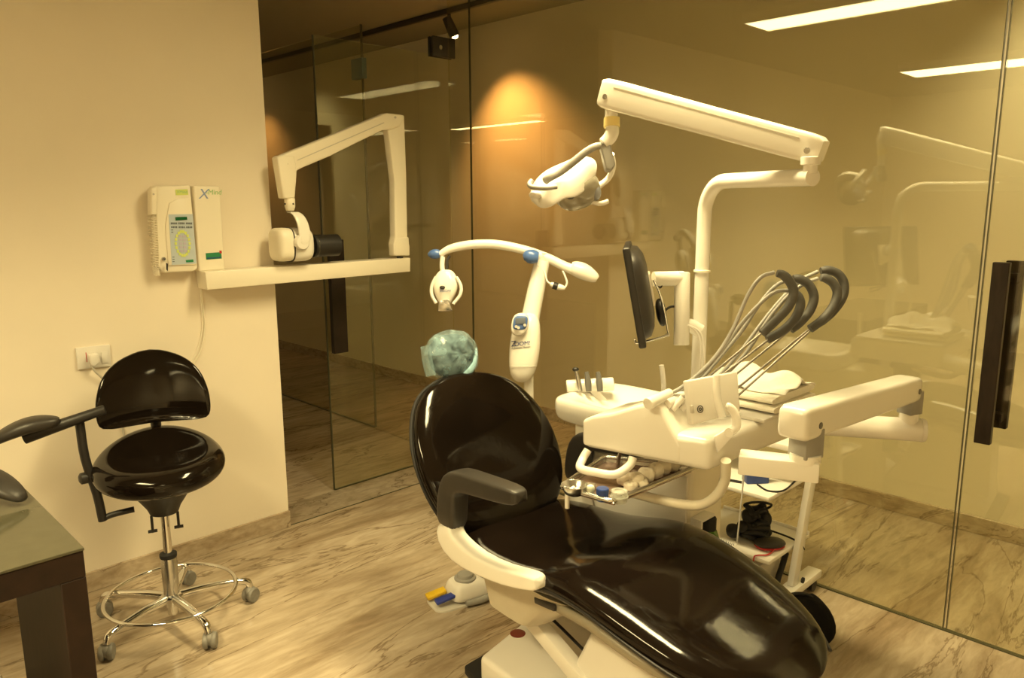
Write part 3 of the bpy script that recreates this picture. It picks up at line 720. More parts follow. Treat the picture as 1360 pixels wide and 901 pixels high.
# ------------------------------------------------------------------ outlet + plug
YW = YG
t = Thing('wall_socket', 'white double socket plate on the wall above the stool', 'socket', on(124, 491, 1, YW-.01))
pl = t.add('face_plate', prism(NB(), [on(100.5, 462.5, 1, YW-.012), on(146, 458, 1, YW-.012), on(148, 486.5, 1, YW-.012), on(103.5, 491.5, 1, YW-.012)], (0, .0118, 0), .003, 2), 'white2')
t.add('red_line', prism(NB(), [on(113.5, 468.5, 1, YW-.0125), on(114.5, 468.4, 1, YW-.0125), on(116, 481, 1, YW-.0125), on(115, 481.2, 1, YW-.0125)], (0, -.0005, 0), 0), 'red', parent=pl)
t.add('switch', prism(NB(), [on(134, 468, 1, YW-.0125), on(143, 467, 1, YW-.0125), on(144.5, 482, 1, YW-.0125), on(135.5, 483, 1, YW-.0125)], (0, -.003, 0), .001), 'white2')
t = Thing('plug', 'white plug in the wall socket with a grey cord trailing behind the stool', 'plug', on(123, 480, 1, YW-.02))
t.add('plug_body', prism(NB(), [on(115.5, 470, 1, YW-.013), on(128, 468, 1, YW-.013), on(130, 480, 1, YW-.013), on(122, 487, 1, YW-.013), on(117, 482, 1, YW-.013)], (0, -.032, 0), .006, 3), 'white2')
t.add('cord', tube(NB(), [on(121, 485, 1, YW-.03), on(126, 493, 1, YW-.03), on(135, 502, 1, YW-.02), on(150, 520, 1, YW-.01), on(170, 600, 1, YW-.008)], .004, 8, 6), 'greyw')

# ================================================================== WHITENING LAMP
D = 3.28
def z_(u, v, dd=0.): return at(u, v, D+dd)
bs = z_(704, 545); bs = Vector((bs.x, bs.y, 0))
t = Thing('whitening_lamp', 'white curved arm teeth whitening lamp on a stand behind the chair', 'lamp', bs)
b = cyl(NB(), Vector((bs.x, bs.y, .06)), z_(702, 488), .021, 20); t.add('post', b, 'white')
b = NB()
for k in range(5):
    a = 2*PI*k/5+.3; tube(b, [bs+Vector((0, 0, .07)), bs+Vector((.12*math.cos(a), .12*math.sin(a), .07)), bs+Vector((.22*math.cos(a), .22*math.sin(a), .05))], [.022, .018, .014], 10, 4)
    lathe(b, [(.01, -.012), (.025, -.01), (.025, .01), (.01, .012)], bs+Vector((.22*math.cos(a), .22*math.sin(a), .025)), (-math.sin(a), math.cos(a), 0), 16)
t.add('wheeled_base', b, 'white')
b = tube(NB(), [z_(694, 480), z_(703, 430), z_(712, 385), z_(720, 347)], [.036, .039, .037, .033], 24, 5); t.add('column', b, 'white')
# control body (teardrop shell in front of the column)
rings = []
AXD = (z_(705, 417)-z_(692, 508)).normalized()
side = RT
nrm = side.cross(AXD).normalized(); nrm = nrm if nrm.dot(FW) < 0 else -nrm
for q, w, h in ((0, .012, .012), (.03, .034, .03), (.12, .053, .045), (.3, .064, .055), (.55, .066, .058), (.75, .061, .055), (.9, .052, .046), (.97, .038, .034), (1., .014, .014)):
    rings.append(sring(z_(692.5, 508).lerp(z_(701, 416), q) + nrm*.03, side, nrm, w, h, 28, 2.3))
body = t.add('control_body', loft(NB(), rings), 'white', sub=1, smooth=80)
fp = nrm*.0885
b = blob(NB(), z_(690.5, 431, -.105), side, AXD, nrm, .036, .048, .016, 2.6, 2.4, 28, 10); t.add('display_bezel', b, 'white2', parent=body)
b = blob(NB(), z_(691, 429, -.116), side, AXD, nrm, .030, .031, .008, 3.2, 3, 28, 8); bz = t.add('control_panel', b, 'blue', parent=body, label='blue control panel with a dark display')
b = prism(NB(), [z_(684.5, 423, -.126), z_(698, 422, -.126), z_(698, 430, -.126), z_(684.5, 431, -.126)], nrm*.003, .001); t.add('display', b, 'kdark', parent=body)
for u, v in ((685.5, 434), (688.5, 435.5), (697, 432)): t.add('button', cyl(NB(), z_(u, v, -.122), z_(u, v, -.131), .006), 'greyw', parent=body)
def hug(bm):
    # lay flat lettering onto the curved shell
    p0, p1 = z_(692.5, 508), z_(701, 416); ax_ = (p1-p0)
    Q = [0, .03, .12, .3, .55, .75, .9, .97, 1.]; Wd = [.012, .034, .053, .064, .066, .061, .052, .038, .014]; Hd = [.012, .03, .045, .055, .058, .055, .046, .034, .014]
    for v in bm.verts:
        q = (v.co-p0).dot(ax_)/ax_.length_squared; c = p0+ax_*q; x = (v.co-c).dot(side)
        w = float(np.interp(q, Q, Wd)); h = float(np.interp(q, Q, Hd)); k = max(0, 1-min(1, abs(x)/w)**2.3)**(1/2.3)
        dpt = (v.co-c).dot(nrm); v.co = c + side*x + nrm*(.03+h*k-.0004+(.0016 if dpt > v_mid else 0))
    return bm
ltr = text_bm('Z', .034, z_(678.7, 459, -.102), side, AXD, .0008); merge(ltr, text_bm('OOM!', .025, z_(683, 458.8, -.102), side, AXD, .0008))
def midn(bm):
    a = [(v.co-z_(692.5, 508)).dot(nrm) for v in bm.verts]; return (min(a)+max(a))/2
v_mid = midn(ltr); t.add('lettering', hug(ltr), 'dblue', parent=body)
ltr = text_bm('Advanced Power', .0115, z_(678.7, 462.5, -.102), side, AXD, .0006, .3); v_mid = midn(ltr); t.add('lettering', hug(ltr), 'kdark', parent=body)
b = NB(); prev = None
for k in range(25):
    x = -.064+.128*k/24; p = z_(692.5, 508).lerp(z_(701, 416), .24)+side*x
    hh = .0545*max(0, 1-min(1, abs(x)/.0605)**2.3)**(1/2.3)
    if prev is None: sp = []; prev = 1
    if abs(x) < .0605: sp.append(p+nrm*(.03+hh))
tube(b, sp, .0011, 6); t.add('seam', b, 'greyw', parent=body)
t.add('connector', box(NB(), -.01, .01, -.01, .01, -.018, .018, .003, 2, Matrix.Translation(z_(710.5, 435, -.0))), 'blackpl', parent=body)
# curved boom
bo = tube(NB(), [z_(584, 338), z_(600, 330), z_(628, 325), z_(660, 325), z_(695, 332), z_(725, 342), z_(750, 354), z_(768, 361)], [.013, .018, .0195, .020, .020, .020, .021, .024], 20, 6)
boom = t.add('boom', bo, 'white', smooth=80)
b = tube(NB(), [z_(758, 355), z_(764, 357), z_(775, 361), z_(788, 368), z_(793, 371)], [.024, .033, .036, .026, .016], 20, 5); t.add('counterweight', b, 'white', parent=boom)
b = tube(NB(), [z_(568.5, 338.5), z_(573, 338), z_(579, 337.5), z_(584, 337.5)], [.006, .018, .021, .017], 18, 4); t.add('end_cap', b, 'blue', parent=boom, label='blue end cap')
b = tube(NB(), [z_(695, 342, -.05), z_(700, 341, -.05), z_(708, 341, -.05), z_(715, 342, -.05)], [.012, .027, .030, .022], 18, 4); t.add('lock_knob', b, 'blue', parent=boom, label='blue locking knob')
b = cyl(NB(), z_(721, 348), z_(721.5, 337), .020); t.add('hinge', b, 'greyw', parent=boom)
# lamp head
b = tube(NB(), [z_(588, 341), z_(587, 352), z_(588, 362)], .011, 14, 4); t.add('neck', b, 'white')
hrings = []
for q, w, h in ((0, .018, .016), (.08, .036, .026), (.25, .052, .036), (.45, .056, .040), (.65, .050, .038), (.82, .036, .032), (.95, .026, .026), (1., .022, .022)):
    hrings.append(sring(z_(592.5, 358).lerp(z_(590.5, 405), q), RT, FW, w, h, 26, 2.3))
hd = t.add('lamp_head', loft(NB(), hrings), 'white', sub=1, smooth=80)
for s, pts in ((-1, ((579, 368), (573.5, 380), (573.5, 392), (579, 403))), (1, ((606, 368), (612, 380), (611, 392), (602, 404)))):
    b = tube(NB(), [z_(u, v, -.02) for u, v in pts], .0075, 10, 6); t.add('grip', b, 'white2', parent=hd)
b = blob(NB(), z_(587.5, 382, -.041), RT, -DN, FW, .012, .008, .004, 2, 2, 20, 8); t.add('badge', b, 'charcoal', parent=hd)
b = text_bm('ZOOM!', .0145, z_(583.8, 388, -.041), RT, -DN, .0006, .1); t.add('lettering', b, 'dblue', parent=hd)
b = prism(NB(), [z_(583, 399, -.036), z_(596, 398, -.036), z_(601, 413, -.03), z_(581, 414, -.03)], FW*.06, .004, 2); t.add('light_guide', b, 'steel', parent=hd)
t.add('cable', tube(NB(), [z_(597, 340), z_(594, 346), z_(594, 354), z_(593, 359)], .006, 8, 4), 'charcoal', parent=hd)
# dangling light wand
b = NB(); tube(b, [z_(714, 352, -.03), z_(723, 362, -.03), z_(727, 374, -.03), z_(734, 378, -.03)], .004, 8, 6); tube(b, [z_(749, 384, -.03), z_(753, 376, -.03), z_(750, 366, -.03), z_(747, 360, -.03)], .0045, 8, 6)
wd = t.add('wand_cord', b, 'white2'); t.add('wand', tube(NB(), [z_(731, 377, -.03), z_(737, 380, -.03), z_(745, 382, -.03), z_(750, 383, -.03)], [.009, .013, .013, .008], 14, 3), 'white', parent=wd)
t.add('wand_grip', tube(NB(), [z_(734.5, 379, -.03), z_(740.5, 381, -.03)], .0155, 16), 'blackpl', parent=wd)

# ================================================================== DENTAL UNIT: cabinet, cuspidor, pole
PX, PY = 2.16, 1.315
t = Thing('cuspidor_unit', 'white spittoon cabinet with a basin and upright lamp pole beside the chair', 'dental unit', (2.22, 1.55, 0))
b = box(NB(), 2.10, 2.31, 1.285, 1.80, .02, .79, .02, 3); cab = t.add('cabinet', b, 'cream')
t.add('service_door', box(NB(), 2.092, 2.105, 1.30, 1.74, .12, .70, .004, 2), 'white2')
# basin
cB = Vector((2.255, 1.672, .0)); rings = []
for a, bb_, z in ((.05, .06, .775), (.165, .20, .778), (.185, .225, .79), (.190, .23, .83), (.188, .228, .862), (.178, .218, .872), (.145, .18, .866), (.115, .145, .835), (.07, .09, .812), (.012, .016, .806)):
    rings.append(sring(cB+Vector((0, 0, z)), (1, 0, 0), (0, 1, 0), a, bb_, 44, 6.5 if a > .15 else 2.6))
bs_ = t.add('basin', loft(NB(), rings), 'white', sub=1, smooth=70)
t.add('drain', lathe(NB(), [(.018, 0), (.018, .004), (.006, .005)], cB+Vector((0, 0, .806)), (0, 0, 1), 18), 'steel', parent=bs_)
t.add('water_spout', tube(NB(), [Vector((2.17, 1.44, .86)), Vector((2.165, 1.445, .93)), Vector((2.16, 1.45, 1.0)), Vector((2.155, 1.455, 1.045))], .0085, 12, 4), 'white2')
b = blob(NB(), Vector((2.13, 1.42, .885)), (1, 0, 0), (0, 1, 0), (0, 0, 1), .06, .06, .035, 2.2, 2.2, 24, 10); t.add('filler_dome', b, 'white')
# suction holder behind the basin
h0, h1 = at(752, 514, 2.98), at(815, 510, 2.98)
hold = t.add('tool_holder', cyl(NB(), h0, h1, .026, 24, None, .006), 'white')
b = NB(); beam(b, h0.lerp(h1, .5), Vector((2.31, 1.80, .80)), .03, .03, .004); t.add('holder_bracket', b, 'white2', parent=hold)
for u, k, m_ in ((766, 0, 'steel'), (780, 1, 'grey'), (795, 1, 'grey')):
    if k == 0:
        o_ = t.add('air_syringe', tube(NB(), [at(771, 520, 2.94), at(768, 505, 2.94), at(765, 492, 2.94)], [.008, .0095, .007], 12, 3), 'steel', parent=hold)
    else:
        t.add('suction_tip', tube(NB(), [at(u+2, 520, 2.94), at(u+1, 508, 2.94), at(u, 500, 2.94), at(u-1, 494, 2.94)], [.011, .013, .010, .008], 12, 3), 'mgrey', parent=hold)
b = blob(NB(), at(764.5, 491, 2.94), RT, DN, FW, .013, .009, .009, 2, 2, 16, 8); t.add('syringe_head', b, 'blackpl', parent=hold)
# operating light: pole + boom + balanced arm + head
t = Thing('operating_light', 'white overhead operating light on a bent pole above the chair', 'operating light', (PX, PY, .79))
bend = Vector((PX, PY, 1.655)); bend_dir = (Vector((1.95, .885, 1.655))-bend).normalized()
arc = [Vector((PX, PY, z)) for z in (.79, 1.0, 1.3, 1.50)]
for k in range(1, 8):
    a = PI/2*k/8; arc.append(Vector((PX, PY, 1.655-.105)) + bend_dir*(.105*(1-math.cos(a))) + Vector((0, 0, .105*math.sin(a))))
arc.append(bend + bend_dir*.105); arc.append(Vector((1.95, .885, 1.655)) - bend_dir*.005); arc.append(Vector((1.95, .885, 1.655)) + bend_dir*.012)
t.add('pole', tube(NB(), arc, .0225, 24), 'white', smooth=70)
t.add('pole_ring', lathe(NB(), [(.0225, -.004), (.0265, -.003), (.0265, .003), (.0225, .004)], Vector((PX, PY, 1.375)), (0, 0, 1), 28), 'cream')
e = Vector((1.95, .885, 1.655)); lathe(bb := NB(), [(.018, .0), (.018, .020), (.025, .022), (.025, .040), (.018, .042)], e+Vector((0, 0, .010)), (0, 0, 1), 24)
t.add('swivel', bb, 'white')
pA, pB = at(1079, 199, 1.965), at(811, 127, 2.305)
dr = (pB-pA).normalized(); pA2, pB2 = pA-dr*.028, pB+dr*.026
b = NB(); x, y, z = frame(pB2-pA2)
L_ = (pB2-pA2).length
rings = []
for q, w, h in ((0, .026, .026), (.02, .030, .034), (.06, .031, .037), (.5, .032, .040), (.9, .032, .044), (.975, .031, .043), (1., .026, .037)):
    rings.append(sring(pA2+z*(L_*q)+y*.003, x, y, w, h, 28, 7))
ba = t.add('balance_arm', loft(b, rings), 'white', smooth=50)
nx = x if x.dot(FW) < 0 else -x
b = NB(); beam(b, pA2+z*.06+nx*.0315+y*.020, pB2-z*.05+nx*.032+y*.026, .0015, .003, 0); t.add('seam', b, 'greyw', parent=ba)
for p in (pA2+z*.03-y*.004, pB2-z*.028-y*.006): t.add('screw', lathe(NB(), [(.008, 0), (.008, .003), (.003, .0032)], p+nx*.031, nx, 16), 'steel', parent=ba)
def hl(u, v, dd=0.): return at(u, v, 2.33+dd)
b = cyl(NB(), hl(812, 135), hl(812, 161), .0195, 22); t.add('drop_joint', b, 'white')
b = cyl(NB(), hl(812.5, 157), hl(812.5, 169), .0245, 22); t.add('collar', b, 'band', label='yellowed plastic collar')
b = tube(NB(), [hl(813, 168), hl(813, 176), hl(809, 184), hl(801, 191)], [.020, .021, .021, .018], 18, 5); t.add('elbow', b, 'white')
# head
HCn = hl(750, 240, .11)
a_ = (RT*.90 - DN*.40 + FW*.20).normalized(); n_ = (-RT*.30 - DN*.78 - FW*.50).normalized(); n_ = (n_-a_*n_.dot(a_)).normalized(); b_ = n_.cross(a_)
if b_.dot(DN) < 0: b_ = -b_           # b_ points down towards the viewer
rings = []
for s, hgt in ((.97, -.010), (1.0, -.004), (1.0, .004), (.95, .016), (.82, .030), (.58, .040), (.30, .046), (.05, .047)):
    rings.append(sring(HCn + n_*hgt, a_, b_, .118*s, .088*s, 44, 2.9))
cap = loft(NB(), rings)
for v in cap.verts:
    k = v.co-HCn; u_ = k.dot(a_)/.118; w_ = k.dot(b_)/.088
    v.co += n_*(-.030*max(0, -u_)**2 + .020*max(0, u_)**2 - .030*max(0, w_)**2*(1 if u_ > -.2 else .4)) + b_*(-.030*(u_+.2)*max(0, w_)) - a_*(.012*max(0, w_))
hd = t.add('head_cover', cap, 'white2', sub=1, smooth=80)
rings = []
RC = HCn + a_*.028 + b_*.006
for s, hgt in ((.80, .006), (.92, -.02), (.94, -.045), (.86, -.070), (.68, -.090), (.40, -.100), (.05, -.102)):
    rings.append(sring(RC + n_*hgt, a_, b_, .082*s, .070*s, 36, 2.5))
t.add('reflector', loft(NB(), rings), 'shield', parent=hd, sub=1, smooth=80, label='smoky translucent reflector bowl')
t.add('lens', blob(NB(), RC + a_*.052 - n_*.058 + b_*.030, (a_+b_*.6).normalized(), n_, (b_-a_*.6).normalized(), .018, .030, .034, 2.2, 2.2, 24, 10), 'lens', parent=hd)
t.add('bulb_housing', blob(NB(), RC - a_*.042 - n_*.030 + b_*.052, RT, DN, FW, .015, .013, .016, 2, 2, 18, 8), 'charcoal', parent=hd)
b = tube(NB(), [hl(799, 193, .0), hl(790, 195, -.005), hl(778, 202, .0), hl(762, 215, .01), hl(745, 228, .02), hl(730, 236, .02), hl(724, 240, .03)], [.010, .011, .0115, .012, .012, .0125, .013], 14, 6); yk = t.add('yoke', b, 'grey', smooth=80)
b = tube(NB(), [hl(812, 205, .1), hl(814, 222, .14), hl(808, 237, .17), hl(796, 247, .17)], .010, 14, 6); t.add('yoke_arm', b, 'white', parent=yk)
b = tube(NB(), [hl(739, 248, -.0), hl(725, 250, -.01), hl(708, 249, -.0), hl(703, 245, .02), hl(706, 240, .03)], .0078, 12, 5); t.add('grip_handle', b, 'grey', parent=hd)
b = tube(NB(), [hl(776, 266, .13), hl(792, 270, .12), hl(801, 270, .12), hl(808, 267, .12)], [.007, .0075, .008, .007], 12, 4); t.add('grip_handle', b, 'white2', parent=hd)
b = blob(NB(), hl(711, 259, .04), RT, DN, FW, .020, .012, .03, 2.2, 2.2, 20, 8); t.add('handle_mount', b, 'white2', parent=hd)
b = prism(NB(), [hl(797, 190, -.01), hl(811, 190, -.01), hl(818, 219, -.01), hl(812, 226, -.01), hl(805, 225, -.01)], FW*.045, .006, 3); t.add('tension_knob', b, 'grey', parent=yk)

# ------------------------------------------------------------------ monitor on the pole
t = Thing('monitor', 'black flat monitor seen edge-on, bracketed to the lamp pole', 'monitor', at(846, 386, 2.42))
mc = at(848, 386, 2.42)
vw = (mc-CAM); vw.z = 0; vw.normalize()              # width runs along the view
nl = Vector((-vw.y, vw.x, 0))                         # screen looks to the left
upv = (Vector((0, 0, 1)) + nl*.19).normalized(); nl = (nl - upv*nl.dot(upv)).normalized()
mm = mtx(vw, upv, vw.cross(upv), mc)                  # z axis = vw x up
zz = vw.cross(upv); sgn = 1 if zz.dot(nl) > 0 else -1
b = box(NB(), -.20, .20, -.150, .150, -.0 if sgn > 0 else -.022, .022 if sgn > 0 else 0, .006, 3, mm); bez = t.add('bezel', b, 'blackpl')
b = box(NB(), -.18, .18, -.130, .130, .0215*sgn-.001, .0215*sgn+.001, 0, 1, mm); t.add('screen', b, 'black', parent=bez)
rings = [sring(mc - nl*o2, vw, upv, a2, b2, 28, 5) for a2, b2, o2 in ((.185, .140, 0), (.180, .135, .018), (.15, .11, .032), (.10, .075, .038))]
t.add('back_case', loft(NB(), rings), 'charcoal', smooth=60)
mb = mc - nl*.036
b = prism(NB(), [mb+vw*sx*.05+upv*sy_*.05 for sx, sy_ in ((-1, -1), (1, -1), (1, 1), (-1, 1))], -nl*.008, .002); t.add('mount_plate', b, 'cream')
q1 = at(907, 370, 2.42); q0 = mb - nl*.01; q0.z = q1.z
b = tube(NB(), [q0+Vector((0, 0, 0)), q0.lerp(q1, .5), q1], .0235, 20); br = t.add('swing_arm', b, 'white')
b = cyl(NB(), at(906, 362, 2.42), at(905, 459, 2.42), .0245, 24, None, .004); t.add('arm_sleeve', b, 'white', parent=br)
b = NB(); torus(b, at(876.5, 372, 2.42), .0245, .003, q1-q0); t.add('joint_ring', b, 'charcoal', parent=br)
b = tube(NB(), [at(905, 430, 2.42), at(918, 433, 2.44), at(930, 440, 2.44)], .022, 16); t.add('clamp', b, 'white', parent=br)
w_ = .0035
wires = [(868, 372), (878, 395), (887, 440), (885, 446), (848, 456), (843, 452), (850, 440), (868, 437)]
b = tube(NB(), [at(u, v, 2.36) for u, v in wires[:6]], w_, 8, 3)
tube(b, [at(u, v, 2.50) for u, v in wires[:6]], w_, 8, 3); tube(b, [at(843, 452, 2.36), at(843, 450, 2.50)], w_, 8); tube(b, [at(885, 446, 2.36), at(885, 444, 2.50)], w_, 8)
t.add('wire_holder', b, 'steel')
b = blob(NB(), at(878, 415, 2.43), nl, upv, vw, .016, .045, .04, 2.4, 2.4, 20, 10); t.add('cable_hub', b, 'blackpl')
b = tube(NB(), [at(880, 420, 2.42), at(884, 412, 2.42), at(890, 408, 2.42), at(897, 407, 2.42)], .004, 8, 5); t.add('cable', b, 'blackpl')
b = NB()
for s in (0, 4): tube(b, [at(914, 432, 2.40), at(924+s, 440, 2.40), at(930+s, 456, 2.40), at(931+s, 480, 2.40), at(930+s, 505, 2.42)], .0035, 8, 6)
t.add('cable', b, 'white2')

# ================================================================== DELIVERY UNIT
Z0 = .868
t = Thing('delivery_unit', 'white instrument delivery unit with hose whips on an articulated arm over the chair', 'dental unit', (2.16, 1.32, .90))
# body base slab, plan polygon (slightly skewed)
pA_, pB_, pC_, pD_ = Vector((1.70, 1.425, Z0)), Vector((1.775, 1.035, Z0)), Vector((2.40, 1.00, Z0)), Vector((2.40, 1.40, Z0))
b = prism(NB(), [pA_, pB_, pC_, pD_], (0, 0, .092), .020, 4)
# raised sloping console on the far half: side profile extruded in depth
ed = (pB_-pA_)
def prf(s, h): p = pA_ + ed*s; return Vector((p.x, p.y, Z0+h))
pro = [prf(.01, .006), prf(.005, .085), prf(.10, .105), prf(.25, .122), prf(.45, .156), prf(.58, .176), prf(.64, .162), prf(.71, .115), prf(.76, .088), prf(.80, .06), prf(.80, .008)]
pro = [p-Vector((.003, 0, 0)) for p in pro]
prism(b, pro, (.20, .015, 0), .012, 3)
bd = t.add('body', b, 'white', smooth=50)
# rear top ledge
t.add('tool_shelf', box(NB(), 2.02, 2.40, 1.005, 1.38, Z0+.092, Z0+.104, .004, 2), 'white2')
# grab handle, lower left
gh = [prf(.06, -.004), prf(.05, -.03)+Vector((-.02, 0, 0)), prf(.10, -.045)+Vector((-.055, 0, 0)), prf(.25, -.045)+Vector((-.06, 0, 0)), prf(.38, -.042)+Vector((-.05, 0, 0)), prf(.43, -.02)+Vector((-.015, 0, 0)), prf(.43, .0)]
t.add('grab_handle', tube(NB(), gh, .0125, 14, 6), 'white', smooth=80)
# small hinge handle on the near corner
b = prism(NB(), [at(949, 580, 1.985), at(972, 566, 1.985), at(974, 580, 1.985), at(953, 603, 1.985)], nd := FW*.012, .004, 2); hp_ = t.add('pivot_plate', b, 'white2')
t.add('pivot_knob', cyl(NB(), at(968, 575, 1.96), at(974, 571, 2.0), .012, 20), 'white', parent=hp_)
t.add('side_handle', tube(NB(), [at(971, 574, 1.965), at(978, 566, 1.965), at(976, 550, 1.965), at(969, 541, 1.965), at(965, 540, 1.965)], [.010, .0115, .0115, .0105, .008], 14, 6), 'white', parent=hp_, smooth=80)
# x-ray film viewer panel standing on top
vA, vB, vC, vD = at(913, 506, 2.03), at(980, 493.5, 2.10), at(983.5, 547, 2.10), at(920, 565, 2.03)
vn = (vB-vA).cross(vD-vA).normalized(); vn = vn if vn.dot(FW) > 0 else -vn
vp = t.add('film_viewer', prism(NB(), [vA, vB, vC, vD], vn*.022, .004, 3), 'white')
m1, m2 = vA.lerp(vB, .56), vD.lerp(vC, .60)
b = NB(); rings = []
for q in range(9):
    q /= 8; rings.append(sring(m1.lerp(m2, q*1.0)-vn*.002 - (vB-vA).normalized()*(.008*math.sin(PI*q)), (vB-vA).normalized(), vn, .010+.003*q, .008, 14, 2))
t.add('viewer_rib', loft(b, rings), 'white', parent=vp)
b = prism(NB(), [vA.lerp(vD, .56)-vn*.004, vA.lerp(vD, .56)+(vB-vA)*.05-vn*.004, vA.lerp(vD, .74)+(vB-vA)*.05-vn*.004, vA.lerp(vD, .74)-vn*.004], vn*.012, .002); t.add('latch', b, 'greyw', parent=vp)
b = NB(); torus(b, vA.lerp(vD, .68)+(vB-vA)*.17-vn*.002, .009, .0012, vn, 28, 8); torus(b, vA.lerp(vD, .68)+(vB-vA)*.17-vn*.002, .0035, .0012, vn, 20, 8); t.add('power_mark', b, 'charcoal', parent=vp)
# instrument whips : steel rod, dark sleeve, grey hose looping back into the console
wh = [  # rod foot, rod head, sleeve points, hose points
    ((893, 540), (1011, 443), [(1012, 443), (1029, 427), (1046, 409), (1054, 390), (1050, 376), (1041, 366), (1032, 363)], [(1028, 362), (1010, 369), (993, 393), (972, 440), (945, 480), (905, 515), (868, 532)], .0),
    ((905, 540), (1020, 452), [(1019, 451), (1040, 439), (1055, 424), (1063, 406), (1060, 394), (1053, 388)], [(1048, 386), (1030, 388), (1012, 401), (985, 430), (955, 470), (915, 512), (872, 532)], .03),
    ((925, 540), (1050, 438), [(1050, 438), (1063, 428), (1076, 412), (1081, 394), (1074, 378), (1062, 371), (1053, 370)], [(1050, 371), (1030, 380), (1008, 405), (985, 440), (960, 470), (930, 505), (900, 530)], .06),
    ((950, 540), (1074, 438), [(1076, 437), (1092, 425), (1106, 408), (1112, 390), (1107, 377), (1097, 370), (1090, 369)], [(1086, 370), (1068, 377), (1045, 395), (1020, 425), (990, 470), (955, 505), (915, 530)], .09),
    ((962, 542), (1080, 436), [(1090, 428), (1106, 414), (1119, 395), (1121, 377), (1113, 364), (1100, 359), (1090, 360)], [(1086, 361), (1064, 372), (1040, 395), (1015, 425), (985, 465), (950, 505), (920, 530)], .12)]
for rf, rh, sl, ho, dd in wh:
    d0 = 2.16+dd
    rod = t.add('whip_rod', tube(NB(), [at(*rf, d0), at(*rh, d0+.03)], .0036, 10), 'rod', label='thin steel whip rod')
    t.add('whip_sleeve', tube(NB(), [at(u, v, d0+.03) for u, v in sl], [.0135]*(len(sl)-1)+[.0105], 14, 6), 'dgrey', parent=rod, smooth=80)
    t.add('hose', tube(NB(), [at(u, v, d0+.03-.02*i/6) for i, (u, v) in enumerate(ho)], .0058, 10, 6), 'hose', parent=rod, smooth=80)
    t.add('hose_socket', cyl(NB(), at(*rf, d0)+Vector((0, 0, -.01)), at(rf[0]+14, rf[1]-12, d0), .009, 14), 'white2', parent=rod)
b = NB()
for u, dd in ((860, 0), (884, .04)): cyl(b, at(u, 537, 2.12+dd), at(u+30, 522, 2.18+dd), .018, 20, .014, .003)
t.add('hose_holder', b, 'white')
t.add('cord', tube(NB(), [at(989, 598, 2.06), at(987, 640, 2.06), at(983, 680, 2.05), at(979, 720, 2.05)], .0022, 8, 4), 'hose', label='thin grey cord hanging straight down')
# parallel arm on the right, vertical joint, beam, and the fixed tube back to the pole
aN, aF = at(1067, 558, 1.90), at(1200, 517, 2.33)
dz = (aF-aN).normalized()
x, y, z = frame(aF-aN); L_ = (aF-aN).length
rings = []
for s, w, h in ((-.062, .034, .028), (-.056, .043, .038), (-.04, .046, .043), (.1, .046, .042), (L_, .046, .039), (L_+.035, .045, .037), (L_+.048, .042, .032), (L_+.052, .034, .026)):
    rings.append(sring(aN+z*s, x, y, w*.85, h, 28, 6))
pa = t.add('parallel_arm', loft(NB(), rings), 'white', smooth=50)
nx = x if x.dot(FW) < 0 else -x
for p in (aN+z*.012-y*.008, aF+z*.022-y*.004): t.add('screw', lathe(NB(), [(.0085, 0), (.0085, .003), (.003, .0033)], p+nx*.038, nx, 16), 'mgrey', parent=pa)
jN = at(1070, 600, 1.92); jb = Vector((jN.x, jN.y, 0))
b = box(NB(), -.030, .030, -.030, .030, jN.z-.012, aN.z-.02, .003, 2, Matrix.Translation(jb) @ Matrix.Rotation(-.35, 4, 'Z')); t.add('lower_joint', b, 'grey')
b = cyl(NB(), jb+Vector((0, 0, jN.z-.025)), jb+Vector((0, 0, jN.z-.004)), .038, 28); t.add('joint_ring', b, 'white')
# beam under the body to the joint
bA = at(1000, 612, 1.97); bB = jb+Vector((0, 0, jN.z-.045)); bA.z = bB.z
b = NB(); beam(b, bA, bB, .066, .050, .004, ext=.034); t.add('support_beam', b, 'white')
jF = at(1208, 545, 2.37); jf = Vector((jF.x, jF.y, 0))
b = box(NB(), -.026, .026, -.026, .026, jF.z-.010, aF.z-.01, .003, 2, Matrix.Translation(jf) @ Matrix.Rotation(-.35, 4, 'Z')); t.add('upper_joint', b, 'grey')
b = cyl(NB(), jf+Vector((0, 0, jF.z-.055)), jf+Vector((0, 0, jF.z-.008)), .028, 24); t.add('joint_ring', b, 'white')
tz = jF.z-.062
tE = Vector((jf.x, jf.y, tz)); tS = Vector((PX, PY, tz)); dd_ = (tE-tS).normalized()
b = tube(NB(), [tS+dd_*.03, tE-dd_*.1, tE+dd_*.035], .036, 28); bt = t.add('fixed_tube', b, 'white', smooth=60)
t.add('tube_cap', lathe(NB(), [(.0372, 0), (.0372, .006), (.034, .014), (.02, .018)], tE+dd_*.035, dd_, 28), 'white2', parent=bt)
b = cyl(NB(), Vector((PX, PY, tz-.06)), Vector((PX, PY, tz+.06)), .044, 28, None, .006); t.add('pole_clamp', b, 'white', parent=bt)
# tray bracket: bent tube from beneath the body
b = tube(NB(), [at(964, 612, 2.10), at(962, 640, 2.14), at(950, 660, 2.18), at(930, 671, 2.22), at(905, 670, 2.24), at(875, 664, 2.27), at(840, 655, 2.30)], .0145, 14, 5); t.add('tray_bracket', b, 'cream', smooth=80)
